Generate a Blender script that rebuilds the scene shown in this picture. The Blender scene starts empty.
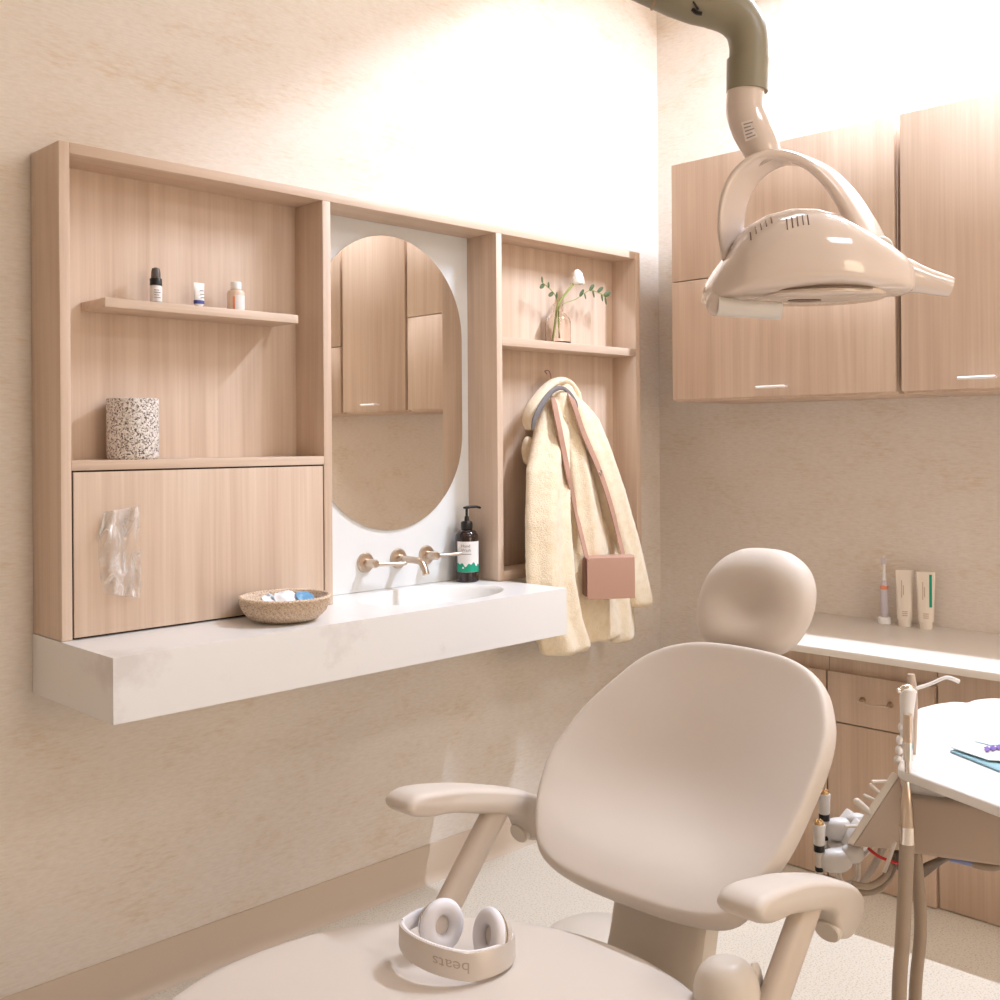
import bpy, bmesh, math, random
from mathutils import Vector, Matrix, noise
random.seed(7)
S = bpy.context.scene
COL = S.collection
V = Vector
PI = math.pi

# ------------------------------------------------------------------ camera
YAW, FPX, CY, ROLL = 0.7829, 1072.16, 440.27, -0.0068
CAM = V((-3.3899, -2.4983, 1.36))
Fw = V((math.cos(YAW), math.sin(YAW), 0))
Rt0 = V((math.sin(YAW), -math.cos(YAW), 0))
Rt = Rt0 * math.cos(ROLL) + V((0, 0, 1)) * math.sin(ROLL)
Up = -Rt0 * math.sin(ROLL) + V((0, 0, 1)) * math.cos(ROLL)
cd = bpy.data.cameras.new('camera')
cam = bpy.data.objects.new('camera', cd)
COL.objects.link(cam)
cam.matrix_world = Matrix(((Rt.x, Up.x, -Fw.x, CAM.x), (Rt.y, Up.y, -Fw.y, CAM.y), (Rt.z, Up.z, -Fw.z, CAM.z), (0, 0, 0, 1)))
cd.sensor_width = 36
cd.lens = FPX / 1000 * 36
cd.shift_y = -(500 - CY) / 1000
cd.clip_start = 0.02
S.camera = cam

# ------------------------------------------------------------------ world, exposure
w = bpy.data.worlds.new('world')
S.world = w
w.use_nodes = True
w.node_tree.nodes['Background'].inputs[0].default_value = (1.0, 0.86, 0.72, 1)
w.node_tree.nodes['Background'].inputs[1].default_value = 0.3
S.view_settings.view_transform = 'Standard'
S.view_settings.look = 'None'
S.view_settings.gamma = 1
S.view_settings.use_curve_mapping = False
S.view_settings.exposure = -0.14
KEY_POWER, KEY_COL = 81, (0.82, 0.94, 1.15)
FILL_POWER, FILL_COL = 30, (0.88, 0.95, 1.09)
WINDOW_POWER, WINDOW_COL = 20, (0.88, 0.95, 1.13)
OVERHEAD_FILL_POWER = 6

# ------------------------------------------------------------------ measuring helpers: a sight line met with a plane of the room
def ray(u, v): return Fw + Rt * ((u - 500) / FPX) - Up * ((v - CY) / FPX)
def aty(u, v, y): r = ray(u, v); return CAM + r * ((y - CAM.y) / r.y)
def atx(u, v, x): r = ray(u, v); return CAM + r * ((x - CAM.x) / r.x)
def atz(u, v, z): r = ray(u, v); return CAM + r * ((z - CAM.z) / r.z)
def att(u, v, t): return CAM + ray(u, v) * t

# ------------------------------------------------------------------ materials
def lin(c):
    return tuple(((x / 255) / 12.92 if x / 255 <= 0.04045 else ((x / 255 + 0.055) / 1.055) ** 2.4) for x in c) + (1,)
MATS = {}
def mat(name, rgb, rough=0.5, metal=0.0, bump=0, bscale=200, mott=0, mscale=20, rgb2=None, stretch=(1, 1, 1), coat=0, sheen=0, spec=0.5, emit=0, trans=0, ior=1.45, alpha=1, detail=4, lo=0.4, hi=0.6):
    m = bpy.data.materials.new(name)
    m.use_nodes = True
    nt = m.node_tree; N = nt.nodes; L = nt.links
    b = N['Principled BSDF']
    b.inputs['Base Color'].default_value = lin(rgb)
    b.inputs['Roughness'].default_value = rough
    b.inputs['Metallic'].default_value = metal
    b.inputs['Specular IOR Level'].default_value = spec
    b.inputs['Coat Weight'].default_value = coat
    b.inputs['Coat Roughness'].default_value = 0.05
    b.inputs['Sheen Weight'].default_value = sheen
    b.inputs['Transmission Weight'].default_value = trans
    b.inputs['IOR'].default_value = ior
    b.inputs['Alpha'].default_value = alpha
    if emit:
        b.inputs['Emission Color'].default_value = lin(rgb); b.inputs['Emission Strength'].default_value = emit
    tc = N.new('ShaderNodeTexCoord'); mp = N.new('ShaderNodeMapping')
    mp.inputs['Scale'].default_value = stretch
    L.new(tc.outputs['Object'], mp.inputs['Vector'])
    if rgb2:
        n = N.new('ShaderNodeTexNoise'); n.inputs['Scale'].default_value = mscale; n.inputs['Detail'].default_value = detail
        n.inputs['Roughness'].default_value = 0.6
        L.new(mp.outputs[0], n.inputs['Vector'])
        cr = N.new('ShaderNodeValToRGB')
        cr.color_ramp.elements[0].position = lo; cr.color_ramp.elements[1].position = hi
        cr.color_ramp.elements[0].color = lin(rgb2); cr.color_ramp.elements[1].color = lin(rgb)
        L.new(n.outputs['Fac'], cr.inputs['Fac']); L.new(cr.outputs['Color'], b.inputs['Base Color'])
    if bump:
        n = N.new('ShaderNodeTexNoise'); n.inputs['Scale'].default_value = bscale; n.inputs['Detail'].default_value = 3
        L.new(mp.outputs[0], n.inputs['Vector'])
        bp = N.new('ShaderNodeBump'); bp.inputs['Strength'].default_value = bump; bp.inputs['Distance'].default_value = 0.004
        L.new(n.outputs['Fac'], bp.inputs['Height']); L.new(bp.outputs[0], b.inputs['Normal'])
    MATS[name] = m
    return m

def wood(name, axis='z', base=(226, 203, 182), dark=(206, 178, 154), seed=0.0):
    m = bpy.data.materials.new(name); m.use_nodes = True
    nt = m.node_tree; N = nt.nodes; L = nt.links; b = N['Principled BSDF']
    b.inputs['Roughness'].default_value = 0.48
    b.inputs['Specular IOR Level'].default_value = 0.35
    tc = N.new('ShaderNodeTexCoord'); geo = N.new('ShaderNodeNewGeometry')
    def mapped(sc, rot=0.0):
        mp = N.new('ShaderNodeMapping'); mp.inputs['Scale'].default_value = sc
        mp.inputs['Location'].default_value = (seed, seed * 1.7, seed * .6)
        L.new(geo.outputs['Position'], mp.inputs['Vector']); return mp
    if axis == 'z': s1, s2, s3 = (150, 150, 3.0), (26, 26, .9), (5, 5, .35)
    elif axis == 'x': s1, s2, s3 = (3, 150, 150), (.9, 26, 26), (.35, 5, 5)
    else: s1, s2, s3 = (150, 3, 150), (26, .9, 26), (5, .35, 5)
    ns = []
    for s, d in ((s1, 2), (s2, 3), (s3, 2)):
        n = N.new('ShaderNodeTexNoise'); n.inputs['Scale'].default_value = 1; n.inputs['Detail'].default_value = d
        L.new(mapped(s).outputs[0], n.inputs['Vector']); ns.append(n)
    # cathedral figure: bands of a slow field
    n4 = N.new('ShaderNodeTexNoise'); n4.inputs['Scale'].default_value = 1; n4.inputs['Detail'].default_value = 1
    L.new(mapped(tuple(x * 1.0 for x in s3)).outputs[0], n4.inputs['Vector'])
    mm = N.new('ShaderNodeMath'); mm.operation = 'MULTIPLY'; mm.inputs[1].default_value = 60
    L.new(n4.outputs['Fac'], mm.inputs[0])
    sn = N.new('ShaderNodeMath'); sn.operation = 'SINE'; L.new(mm.outputs[0], sn.inputs[0])
    def madd(a, k, c):
        x = N.new('ShaderNodeMath'); x.operation = 'MULTIPLY_ADD'; x.inputs[1].default_value = k
        L.new(a, x.inputs[0])
        if isinstance(c, float): x.inputs[2].default_value = c
        else: L.new(c, x.inputs[2])
        return x.outputs[0]
    f = madd(ns[0].outputs['Fac'], .55, -0.33)
    f = madd(ns[1].outputs['Fac'], .75, f)
    f = madd(ns[2].outputs['Fac'], .6, f)
    f = madd(sn.outputs[0], .07, f)
    cr = N.new('ShaderNodeValToRGB')
    cr.color_ramp.elements[0].position = .36; cr.color_ramp.elements[1].position = .9
    cr.color_ramp.elements[0].color = lin(dark); cr.color_ramp.elements[1].color = lin(base)
    L.new(f, cr.inputs['Fac']); L.new(cr.outputs[0], b.inputs['Base Color'])
    bp = N.new('ShaderNodeBump'); bp.inputs['Strength'].default_value = .08; bp.inputs['Distance'].default_value = .001
    L.new(ns[0].outputs['Fac'], bp.inputs['Height']); L.new(bp.outputs[0], b.inputs['Normal'])
    return m

def wallpaper(name):
    m = bpy.data.materials.new(name); m.use_nodes = True
    nt = m.node_tree; N = nt.nodes; L = nt.links; b = N['Principled BSDF']
    b.inputs['Roughness'].default_value = .75; b.inputs['Specular IOR Level'].default_value = .2
    geo = N.new('ShaderNodeNewGeometry')
    def nz(sc, d):
        mp = N.new('ShaderNodeMapping'); mp.inputs['Scale'].default_value = sc
        L.new(geo.outputs['Position'], mp.inputs['Vector'])
        n = N.new('ShaderNodeTexNoise'); n.inputs['Scale'].default_value = 1; n.inputs['Detail'].default_value = d; n.inputs['Roughness'].default_value = .65
        L.new(mp.outputs[0], n.inputs['Vector']); return n
    big = nz((4, 4, 9), 3); mid = nz((22, 22, 110), 5); fine = nz((40, 40, 190), 3)
    m1 = N.new('ShaderNodeMath'); m1.operation = 'MULTIPLY'; L.new(big.outputs['Fac'], m1.inputs[0]); L.new(mid.outputs['Fac'], m1.inputs[1])
    cr = N.new('ShaderNodeValToRGB'); e = cr.color_ramp.elements
    e[0].position = .2; e[0].color = lin((240, 229, 217)); e[1].position = .4; e[1].color = lin((231, 214, 193))
    e2 = e.new(.29); e2.color = lin((238, 226, 212))
    L.new(m1.outputs[0], cr.inputs['Fac'])
    mx = N.new('ShaderNodeMixRGB'); mx.blend_type = 'MULTIPLY'; mx.inputs['Fac'].default_value = 1
    c2 = N.new('ShaderNodeValToRGB'); c2.color_ramp.elements[0].color = (.93, .92, .91, 1); c2.color_ramp.elements[0].position = .35; c2.color_ramp.elements[1].position = .6
    L.new(fine.outputs['Fac'], c2.inputs['Fac']); L.new(cr.outputs[0], mx.inputs[1]); L.new(c2.outputs[0], mx.inputs[2])
    L.new(mx.outputs[0], b.inputs['Base Color'])
    return m

M = {}
M['wall'] = wallpaper('fibre_wallcovering')
M['woodv'] = wood('oak_laminate_vertical')
M['woodh'] = wood('oak_laminate_horizontal', 'x')
M['woody'] = wood('oak_laminate_depth', 'y')
M['wood2'] = wood('oak_laminate_cabinet', 'z', (221, 196, 174), (203, 174, 150), 3.1)
M['gap'] = mat('shadow_gap', (60, 42, 30), .8)
M['plaster'] = mat('ceiling_paint', (240, 234, 224), .8)
M['floor'] = mat('speckled_vinyl', (228, 218, 202), .45, rgb2=(206, 188, 164), mscale=190, detail=2, lo=.36, hi=.47)
M['base'] = mat('vinyl_base', (214, 194, 172), .5)
M['quartz'] = mat('white_quartz', (238, 234, 229), .28, rgb2=(224, 217, 211), mscale=4.2, detail=10, lo=.30, hi=.40)
M['white'] = mat('white_panel', (232, 232, 230), .35)
M['mirror'] = mat('mirror_silver', (232, 226, 218), .015, 1.0)
M['counter'] = mat('laminate_counter', (236, 226, 214), .35)
M['pull'] = mat('bright_satin_steel', (246, 242, 238), .35, .5)
M['chrome'] = mat('polished_chrome', (225, 218, 210), .12, 1.0)
M['nickel'] = mat('brushed_nickel', (205, 188, 170), .3, 1.0)
M['vinyl'] = mat('taupe_vinyl', (210, 197, 184), .5, bump=.03, bscale=700, spec=.4)
M['plastic'] = mat('cream_plastic', (219, 207, 193), .4)
M['metalpaint'] = mat('beige_metal_paint', (206, 190, 174), .4)
M['lampwhite'] = mat('glossy_white_plastic', (221, 204, 191), .12, coat=.6)
M['lampgrey'] = mat('grey_green_paint', (146, 138, 116), .35)
M['handle'] = mat('satin_white_handle', (226, 220, 214), .35)
M['dark'] = mat('black_plastic', (28, 24, 22), .35)
M['slot'] = mat('vent_slot', (120, 98, 80), .6); M['slit'] = mat('door_slit', (150, 122, 100), .7)
M['lens'] = mat('lamp_lens', (222, 202, 184), .12, coat=.5)
M['fleece'] = mat('cream_fleece', (245, 226, 195), .95, bump=.8, bscale=260, rgb2=(238, 214, 176), mscale=40, lo=.3, hi=.55, sheen=.4)
M['lining'] = mat('grey_lining', (122, 115, 113), .9, bump=.4, bscale=400)
M['leather'] = mat('dusty_rose_leather', (184, 142, 122), .45, bump=.1, bscale=500)
M['leatherd'] = mat('dark_rose_leather', (140, 100, 88), .5)
M['amber'] = mat('dark_brown_glass', (44, 30, 26), .12, coat=.3)
M['label'] = mat('paper_label', (238, 232, 228), .6)
M['ink'] = mat('grey_ink', (140, 132, 128), .7)
M['green'] = mat('green_label', (22, 156, 122), .55)
M['orange'] = mat('orange_print', (236, 150, 112), .6)
M['navy'] = mat('navy_print', (74, 82, 150), .55)
M['tubewhite'] = mat('white_tube', (244, 240, 236), .35)
M['glassc'] = mat('clear_glass', (255, 250, 246), .02, trans=1.0, ior=1.3)
M['liquid'] = mat('peach_liquid', (232, 206, 184), .15, coat=.3)
M['stem'] = mat('green_stem', (150, 160, 84), .6)
M['leaf'] = mat('eucalyptus_leaf', (92, 106, 70), .6)
M['petal'] = mat('white_petal', (250, 244, 232), .6)
M['rattan'] = mat('woven_rattan', (242, 220, 196), .65, rgb2=(206, 172, 140), mscale=230, detail=1, lo=.38, hi=.5, stretch=(1, 1, 1.6), bump=.6, bscale=260)
M['ribbonw'] = mat('white_wrapper', (246, 244, 244), .35)
M['blue'] = mat('blue_wrapper', (110, 165, 205), .4)
M['terrazzo'] = None
M['cups'] = mat('pale_grey_cushion', (228, 224, 226), .55)
M['band'] = mat('champagne_band', (208, 198, 188), .38, .3)
M['bandin'] = mat('white_band_lining', (236, 230, 228), .5)
M['logo'] = mat('faint_logo', (180, 164, 150), .4, .2)
M['hose'] = mat('grey_hose', (168, 150, 132), .45)
M['hosel'] = mat('pale_hose', (222, 210, 198), .45)
M['boxgrey'] = mat('warm_grey_housing', (190, 170, 152), .4)
M['traywhite'] = mat('white_tray', (244, 240, 236), .3)
M['brass'] = mat('brass_fitting', (225, 190, 140), .25, 1.0)
M['red'] = mat('red_tubing', (196, 40, 34), .4)
M['purple'] = mat('purple_print', (120, 96, 170), .5)
M['pale'] = mat('pale_blue_paper', (206, 226, 238), .5)
M['teal'] = mat('teal_film_edge', (142, 182, 192), .4)
M['tubecream'] = mat('cream_tube', (240, 227, 210), .45)
M['lilac'] = mat('lilac_brush_body', (214, 204, 210), .3)
M['film'] = mat('clear_plastic_film', (246, 240, 234), .14, spec=1.0, coat=1.0)
M['glow'] = mat('lamp_diffuser', (255, 244, 228), .5, emit=2)
M['pane'] = mat('window_daylight', (255, 226, 186), .5, emit=2.4)

nt = M['film'].node_tree; b_ = nt.nodes['Principled BSDF']
g_ = nt.nodes.new('ShaderNodeNewGeometry'); mp_ = nt.nodes.new('ShaderNodeMapping'); mp_.inputs['Scale'].default_value = (38, 8, 13)
n_ = nt.nodes.new('ShaderNodeTexNoise'); n_.inputs['Scale'].default_value = 1; n_.inputs['Detail'].default_value = 2; n_.inputs['Distortion'].default_value = .8
mr_ = nt.nodes.new('ShaderNodeMapRange'); mr_.inputs[1].default_value = .38; mr_.inputs[2].default_value = .66; mr_.inputs[3].default_value = .05; mr_.inputs[4].default_value = .5
nt.links.new(g_.outputs['Position'], mp_.inputs['Vector']); nt.links.new(mp_.outputs[0], n_.inputs['Vector']); nt.links.new(n_.outputs['Fac'], mr_.inputs[0]); nt.links.new(mr_.outputs[0], b_.inputs['Alpha'])

def terrazzo():
    m = bpy.data.materials.new('terrazzo_speckle'); m.use_nodes = True
    nt = m.node_tree; N = nt.nodes; L = nt.links; b = N['Principled BSDF']; b.inputs['Roughness'].default_value = .6
    tc = N.new('ShaderNodeTexCoord')
    v = N.new('ShaderNodeTexVoronoi'); v.inputs['Scale'].default_value = 330
    L.new(tc.outputs['Object'], v.inputs['Vector'])
    sp = N.new('ShaderNodeSeparateColor'); L.new(v.outputs['Color'], sp.inputs[0])
    cr = N.new('ShaderNodeValToRGB'); cr.color_ramp.interpolation = 'CONSTANT'
    e = cr.color_ramp.elements
    e[0].color = lin((96, 86, 82)); e[0].position = 0; e[1].position = .13; e[1].color = lin((158, 142, 134))
    for p, c in ((.27, (214, 202, 192)), (.5, (240, 234, 228)), (.75, (228, 218, 208))):
        x = e.new(p); x.color = lin(c)
    L.new(sp.outputs[0], cr.inputs['Fac']); L.new(cr.outputs[0], b.inputs['Base Color'])
    return m
M['terrazzo'] = terrazzo()

# ------------------------------------------------------------------ object helpers (all geometry in room coordinates)
ORG = {}
def thing(name, label, cat, loc, group=None):
    o = bpy.data.objects.new(name, None); COL.objects.link(o)
    o.location = loc; o.empty_display_size = .05
    o['label'] = label; o['category'] = cat
    if group: o['group'] = group
    ORG[o.name] = V(loc)
    return o
def obj(name, bm, m, parent=None, smooth=True, loc=None, label=None, cat=None, group=None, angle=40, sub=0):
    bmesh.ops.recalc_face_normals(bm, faces=bm.faces[:])
    me = bpy.data.meshes.new(name)
    bm.to_mesh(me); bm.free()
    o = bpy.data.objects.new(name, me); COL.objects.link(o)
    if parent is not None:
        org = ORG[parent.name]; o.parent = parent
    else:
        org = V(loc) if loc is not None else V((0, 0, 0)); o.location = org
    ORG[o.name] = org
    me.transform(Matrix.Translation(-org))
    if isinstance(m, list):
        for x in m: me.materials.append(x)
    else: me.materials.append(m)
    if smooth:
        for p in me.polygons: p.use_smooth = True
        if angle < 180:
            me.set_sharp_from_angle(angle=math.radians(angle))
    if sub:
        md = o.modifiers.new('subsurf', 'SUBSURF'); md.levels = sub; md.render_levels = sub
    if label: o['label'] = label
    if cat: o['category'] = cat
    if group: o['group'] = group
    return o
def struct(name, bm, m, smooth=False):
    o = obj(name, bm, m, smooth=smooth); o['kind'] = 'structure'; return o
def newbm(): return bmesh.new()
def box(bm, lo, hi, bev=0, seg=2, mi=0):
    lo, hi = V(lo), V(hi)
    a = V((min(lo.x, hi.x), min(lo.y, hi.y), min(lo.z, hi.z))); b = V((max(lo.x, hi.x), max(lo.y, hi.y), max(lo.z, hi.z)))
    t = bmesh.new()
    vs = [t.verts.new((x, y, z)) for x in (a.x, b.x) for y in (a.y, b.y) for z in (a.z, b.z)]
    for f in ((0, 1, 3, 2), (4, 6, 7, 5), (0, 4, 5, 1), (2, 3, 7, 6), (0, 2, 6, 4), (1, 5, 7, 3)):
        t.faces.new([vs[i] for i in f])
    if bev: bmesh.ops.bevel(t, geom=t.edges[:], offset=bev, segments=seg, profile=.5, affect='EDGES')
    merge(bm, t, mi)
    return bm
def merge(bm, t, mi=0, mtx=None):
    mp = {}
    for v in t.verts: mp[v] = bm.verts.new(mtx @ v.co if mtx else v.co)
    for f in t.faces:
        try:
            g = bm.faces.new([mp[v] for v in f.verts]); g.material_index = mi
        except ValueError: pass
    t.free()
def frame(o, ex, ey, ez):
    return Matrix(((ex.x, ey.x, ez.x, o.x), (ex.y, ey.y, ez.y, o.y), (ex.z, ey.z, ez.z, o.z), (0, 0, 0, 1)))
def align(o, d, up=V((0, 0, 1))):
    "frame whose z axis is d"
    d = d.normalized()
    if abs(d.dot(up)) > .98: up = V((1, 0, 0))
    x = up.cross(d).normalized(); y = d.cross(x)
    return frame(o, x, y, d)
def obox(bm, mtx, lo, hi, bev=0, mi=0, seg=2):
    t = bmesh.new(); box(t, lo, hi, bev, seg); merge(bm, t, mi, mtx); return bm
def spline(pts, n=8, closed=False):
    pts = [V(p) for p in pts]; out = []; N_ = len(pts)
    rng = N_ if closed else N_ - 1
    for i in range(rng):
        if closed: p0, p1, p2, p3 = (pts[(i + k) % N_] for k in (-1, 0, 1, 2))
        else: p0, p1, p2, p3 = pts[max(i - 1, 0)], pts[i], pts[i + 1], pts[min(i + 2, N_ - 1)]
        for k in range(n):
            t = k / n
            out.append(.5 * ((2 * p1) + (p2 - p0) * t + (2 * p0 - 5 * p1 + 4 * p2 - p3) * t * t + (3 * p1 - p0 - 3 * p2 + p3) * t ** 3))
    if not closed: out.append(pts[-1].copy())
    return out
def sample(vals, k):
    "k in 0..1 along list"
    x = k * (len(vals) - 1); i = min(int(x), len(vals) - 2); t = x - i
    return vals[i] * (1 - t) + vals[i + 1] * t
def loft(bm, rings, caps=True, closed=False, mi=0):
    vr = [[bm.verts.new(p) for p in r] for r in rings]
    n = len(vr[0]); m = len(vr)
    for i in range(m if closed else m - 1):
        a, b = vr[i], vr[(i + 1) % m]
        for k in range(n):
            f = bm.faces.new((a[k], a[(k + 1) % n], b[(k + 1) % n], b[k])); f.material_index = mi
    if caps and not closed:
        for r in (vr[0], vr[-1]):
            try: bm.faces.new(r).material_index = mi
            except ValueError: pass
    return vr
def tube(bm, pts, r, seg=12, n=6, mi=0, sm=True, section=None, ref=None, rnd=False):
    "sweep a round (or given) section along points; r number or list"
    P = spline(pts, n) if sm else [V(p) for p in pts]
    m = len(P); rings = []
    rr = r if isinstance(r, (list, tuple)) else [r, r]
    prevx = None
    for i, p in enumerate(P):
        d = (P[min(i + 1, m - 1)] - P[max(i - 1, 0)]).normalized()
        if prevx is None:
            u = ref if ref is not None else (V((0, 0, 1)) if abs(d.z) < .9 else V((1, 0, 0)))
            x = (u - d * u.dot(d)).normalized()
        else:
            x = (prevx - d * prevx.dot(d)).normalized()
        prevx = x; y = d.cross(x)
        q = sample(rr, i / (m - 1))
        if section: rings.append([p + x * (a * q) + y * (b * q) for a, b in section])
        else: rings.append([p + x * (q * math.cos(2 * PI * k / seg)) + y * (q * math.sin(2 * PI * k / seg)) for k in range(seg)])
    if rnd:
        def capr(p, d, ring):
            c = sum(ring, V((0, 0, 0))) / len(ring); out = []
            rad = (ring[0] - c).length
            for a in (20, 40, 60, 78): out.append([c + (v - c) * math.cos(math.radians(a)) + d * rad * math.sin(math.radians(a)) for v in ring])
            return out
        d0 = (P[0] - P[1]).normalized(); d1 = (P[-1] - P[-2]).normalized()
        rings = capr(P[0], d0, rings[0])[::-1] + rings + capr(P[-1], d1, rings[-1])
    loft(bm, rings, mi=mi)
    return bm
def lathe(bm, prof, mtx, seg=28, mi=0, cap=True):
    rings = [[mtx @ V((r * math.cos(2 * PI * k / seg), r * math.sin(2 * PI * k / seg), z)) for k in range(seg)] for r, z in prof]
    loft(bm, rings, caps=cap, mi=mi); return bm
def T(p): return Matrix.Translation(V(p))
def ellipsoid(bm, c, ax, seg=20, rn=12, mtx=None, mi=0, e=1.0):
    t = bmesh.new()
    rings = []
    for i in range(1, rn):
        a = -PI / 2 + PI * i / rn
        ca = math.copysign(abs(math.cos(a)) ** e, math.cos(a)); sa = math.copysign(abs(math.sin(a)) ** e, math.sin(a))
        rings.append([V((ax[0] * ca * math.cos(2 * PI * k / seg), ax[1] * ca * math.sin(2 * PI * k / seg), ax[2] * sa)) for k in range(seg)])
    loft(t, rings)
    merge(bm, t, mi, (mtx if mtx is not None else T(c)))
    return bm
def prism(bm, poly, d, bev=0, mi=0):
    t = bmesh.new(); d = V(d)
    a = [t.verts.new(p) for p in poly]; b = [t.verts.new(V(p) + d) for p in poly]
    n = len(a)
    t.faces.new(a); t.faces.new(b[::-1])
    for i in range(n): t.faces.new((a[i], b[i], b[(i + 1) % n], a[(i + 1) % n]))
    bmesh.ops.recalc_face_normals(t, faces=t.faces[:])
    if bev: bmesh.ops.bevel(t, geom=t.edges[:], offset=bev, segments=2, profile=.5, affect='EDGES')
    merge(bm, t, mi); return bm
def text_bm(body, size, mtx, ext=.0004, fn=None, align_='CENTER'):
    c = bpy.data.curves.new('lettering', 'FONT'); c.body = body; c.size = size; c.extrude = ext
    c.align_x = align_; c.align_y = 'CENTER'; c.resolution_u = 3
    o = bpy.data.objects.new('lettering', c); COL.objects.link(o)
    dg = bpy.context.evaluated_depsgraph_get()
    me = bpy.data.meshes.new_from_object(o.evaluated_get(dg))
    bm = bmesh.new(); bm.from_mesh(me)
    bpy.data.objects.remove(o); bpy.data.curves.remove(c); bpy.data.meshes.remove(me)
    for v in bm.verts: v.co = fn(v.co) if fn else mtx @ v.co
    return bm

# ------------------------------------------------------------------ room shell
ZC = 3.2
ZC0 = ZC + .06
XW, YW = -5.0, -4.6
struct('floor', box(newbm(), (XW - .1, YW - .1, -.1), (.1, .1, 0)), M['floor'])
struct('wall_left', box(newbm(), (XW - .1, 0, 0), (.1, .12, 3.6)), M['wall'])
struct('wall_right', box(newbm(), (0, YW, 0), (.12, 0, 3.6)), M['wall'])
struct('wall_near', box(newbm(), (XW - .12, YW, 0), (XW, 0, 3.6)), M['wall'])
# rear wall with a window opening behind the viewer
WX0, WX1, WZ0, WZ1 = -2.5, -1.4, .9, 2.3
bm = newbm()
box(bm, (XW, YW - .12, 0), (WX0, YW, 3.6)); box(bm, (WX1, YW - .12, 0), (0, YW, 3.6))
box(bm, (WX0, YW - .12, 0), (WX1, YW, WZ0)); box(bm, (WX0, YW - .12, WZ1), (WX1, YW, 3.6))
struct('wall_rear', bm, M['wall'])
win = struct('window_1', box(newbm(), (WX0, YW - .1, WZ0), (WX1, YW - .09, WZ1)), M['pane'])
bm = newbm()
for a, b_ in (((WX0, YW - .09, WZ0), (WX0 + .05, YW - .02, WZ1)), ((WX1 - .05, YW - .09, WZ0), (WX1, YW - .02, WZ1)),
              ((WX0, YW - .09, WZ0), (WX1, YW - .02, WZ0 + .05)), ((WX0, YW - .09, WZ1 - .05), (WX1, YW - .02, WZ1)),
              ((-1.97, YW - .09, WZ0), (-1.93, YW - .03, WZ1))): box(bm, a, b_, .004)
obj('window_frame', bm, M['white'], win)
bm = box(newbm(), (XW, YW, ZC + .06), (0, 0, ZC + .16))
struct('ceiling', bm, M['plaster'])
# cove base
def cove(name, p0, p1, nrm):
    bm = newbm(); prof = [(.0, 0), (.022, 0), (.016, .004), (.009, .014), (.006, .03), (.006, .108), (.003, .114), (0, .114)]
    rings = [[V(p) + V(nrm) * a + V((0, 0, z)) for a, z in prof] for p in (p0, p1)]
    loft(bm, rings)
    return struct(name, bm, M['base'], smooth=True)
cove('baseboard_left', (XW, 0, 0), (-.001, 0, 0), (0, -1, 0))
cove('baseboard_right', (0, -.605, 0), (0, -.02, 0), (-1, 0, 0))

# ------------------------------------------------------------------ lamps of the room and added fill panels
def area(name, loc, rot, sx, sy, power, col, parent):
    l = bpy.data.lights.new(name, 'AREA'); l.shape = 'RECTANGLE'; l.size = sx; l.size_y = sy; l.energy = power; l.color = col
    o = bpy.data.objects.new(name, l); COL.objects.link(o)
    o.parent = parent; o.location = V(loc) - ORG[parent.name]; o.rotation_euler = rot
    return o
def ceiling_strip():
    x, y0, y1, zl = -.368, -1.9, -1.05, 3.11      # lips of the hood end at zl, the lamp sits a little above them
    t = thing('ceiling_strip_light', 'slim hooded linear lamp below the ceiling along the right wall cabinets', 'ceiling light', (x, (y0 + y1) / 2, zl))
    bm = newbm()
    box(bm, (x - .09, y0 - .06, zl + .065), (x + .09, y1 + .06, zl + .10), .003)
    for sx in (-1, 1): box(bm, (x + sx * .08, y0 - .06, zl), (x + sx * .09, y1 + .06, zl + .066), .001)
    for yy in (y0 - .06, y1 + .05): box(bm, (x - .09, yy, zl), (x + .09, yy + .01, zl + .066), .001)
    obj('hood', bm, M['dark'], t)
    obj('diffuser', box(newbm(), (x - .016, y0, zl + .055), (x + .016, y1, zl + .066), .002), M['glow'], t)
    for yy in (y0 + .1, y1 - .1): obj('stem', box(newbm(), (x - .01, yy - .01, zl + .099), (x + .01, yy + .01, ZC0), .001), M['white'], t)
    area('strip_light', (x, (y0 + y1) / 2, zl + .052), (0, 0, 0), .022, y1 - y0, KEY_POWER, KEY_COL, t)
def fill_panel(x, y, sx, sy, label, power):
    t = thing('added_fill_panel', label, 'ceiling light', (x, y, ZC0))
    obj('frame', box(newbm(), (x - sx / 2 - .03, y - sy / 2 - .03, ZC0 - .015), (x + sx / 2 + .03, y + sy / 2 + .03, ZC0), .003), M['white'], t)
    obj('diffuser', box(newbm(), (x - sx / 2, y - sy / 2, ZC0 - .018), (x + sx / 2, y + sy / 2, ZC0 - .014)), M['glow'], t)
    area('fill_panel_light', (x, y, ZC0 - .03), (0, 0, 0), sx, sy, power, FILL_COL, t)
ceiling_strip()
fill_panel(-1.7, -3.7, 1.2, .6, 'long flat ceiling panel added out of view as fill light near the rear wall', FILL_POWER)  # unseen panel added near the rear wall to fill the room with light
fill_panel(-1.3, -1.25, .5, .5, 'square flat ceiling panel added out of view as fill light above the dental chair headrest', OVERHEAD_FILL_POWER)  # unseen panel added overhead to lift the ambient light on the walls
wl = bpy.data.lights.new('window_light', 'AREA'); wl.shape = 'RECTANGLE'; wl.size = 1.0; wl.size_y = 1.3; wl.energy = WINDOW_POWER; wl.color = WINDOW_COL
wo = bpy.data.objects.new('window_light', wl); COL.objects.link(wo); wo.parent = win; wo.location = (-1.95, YW - .02, 1.6); wo.rotation_euler = (PI / 2, 0, PI)

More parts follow.
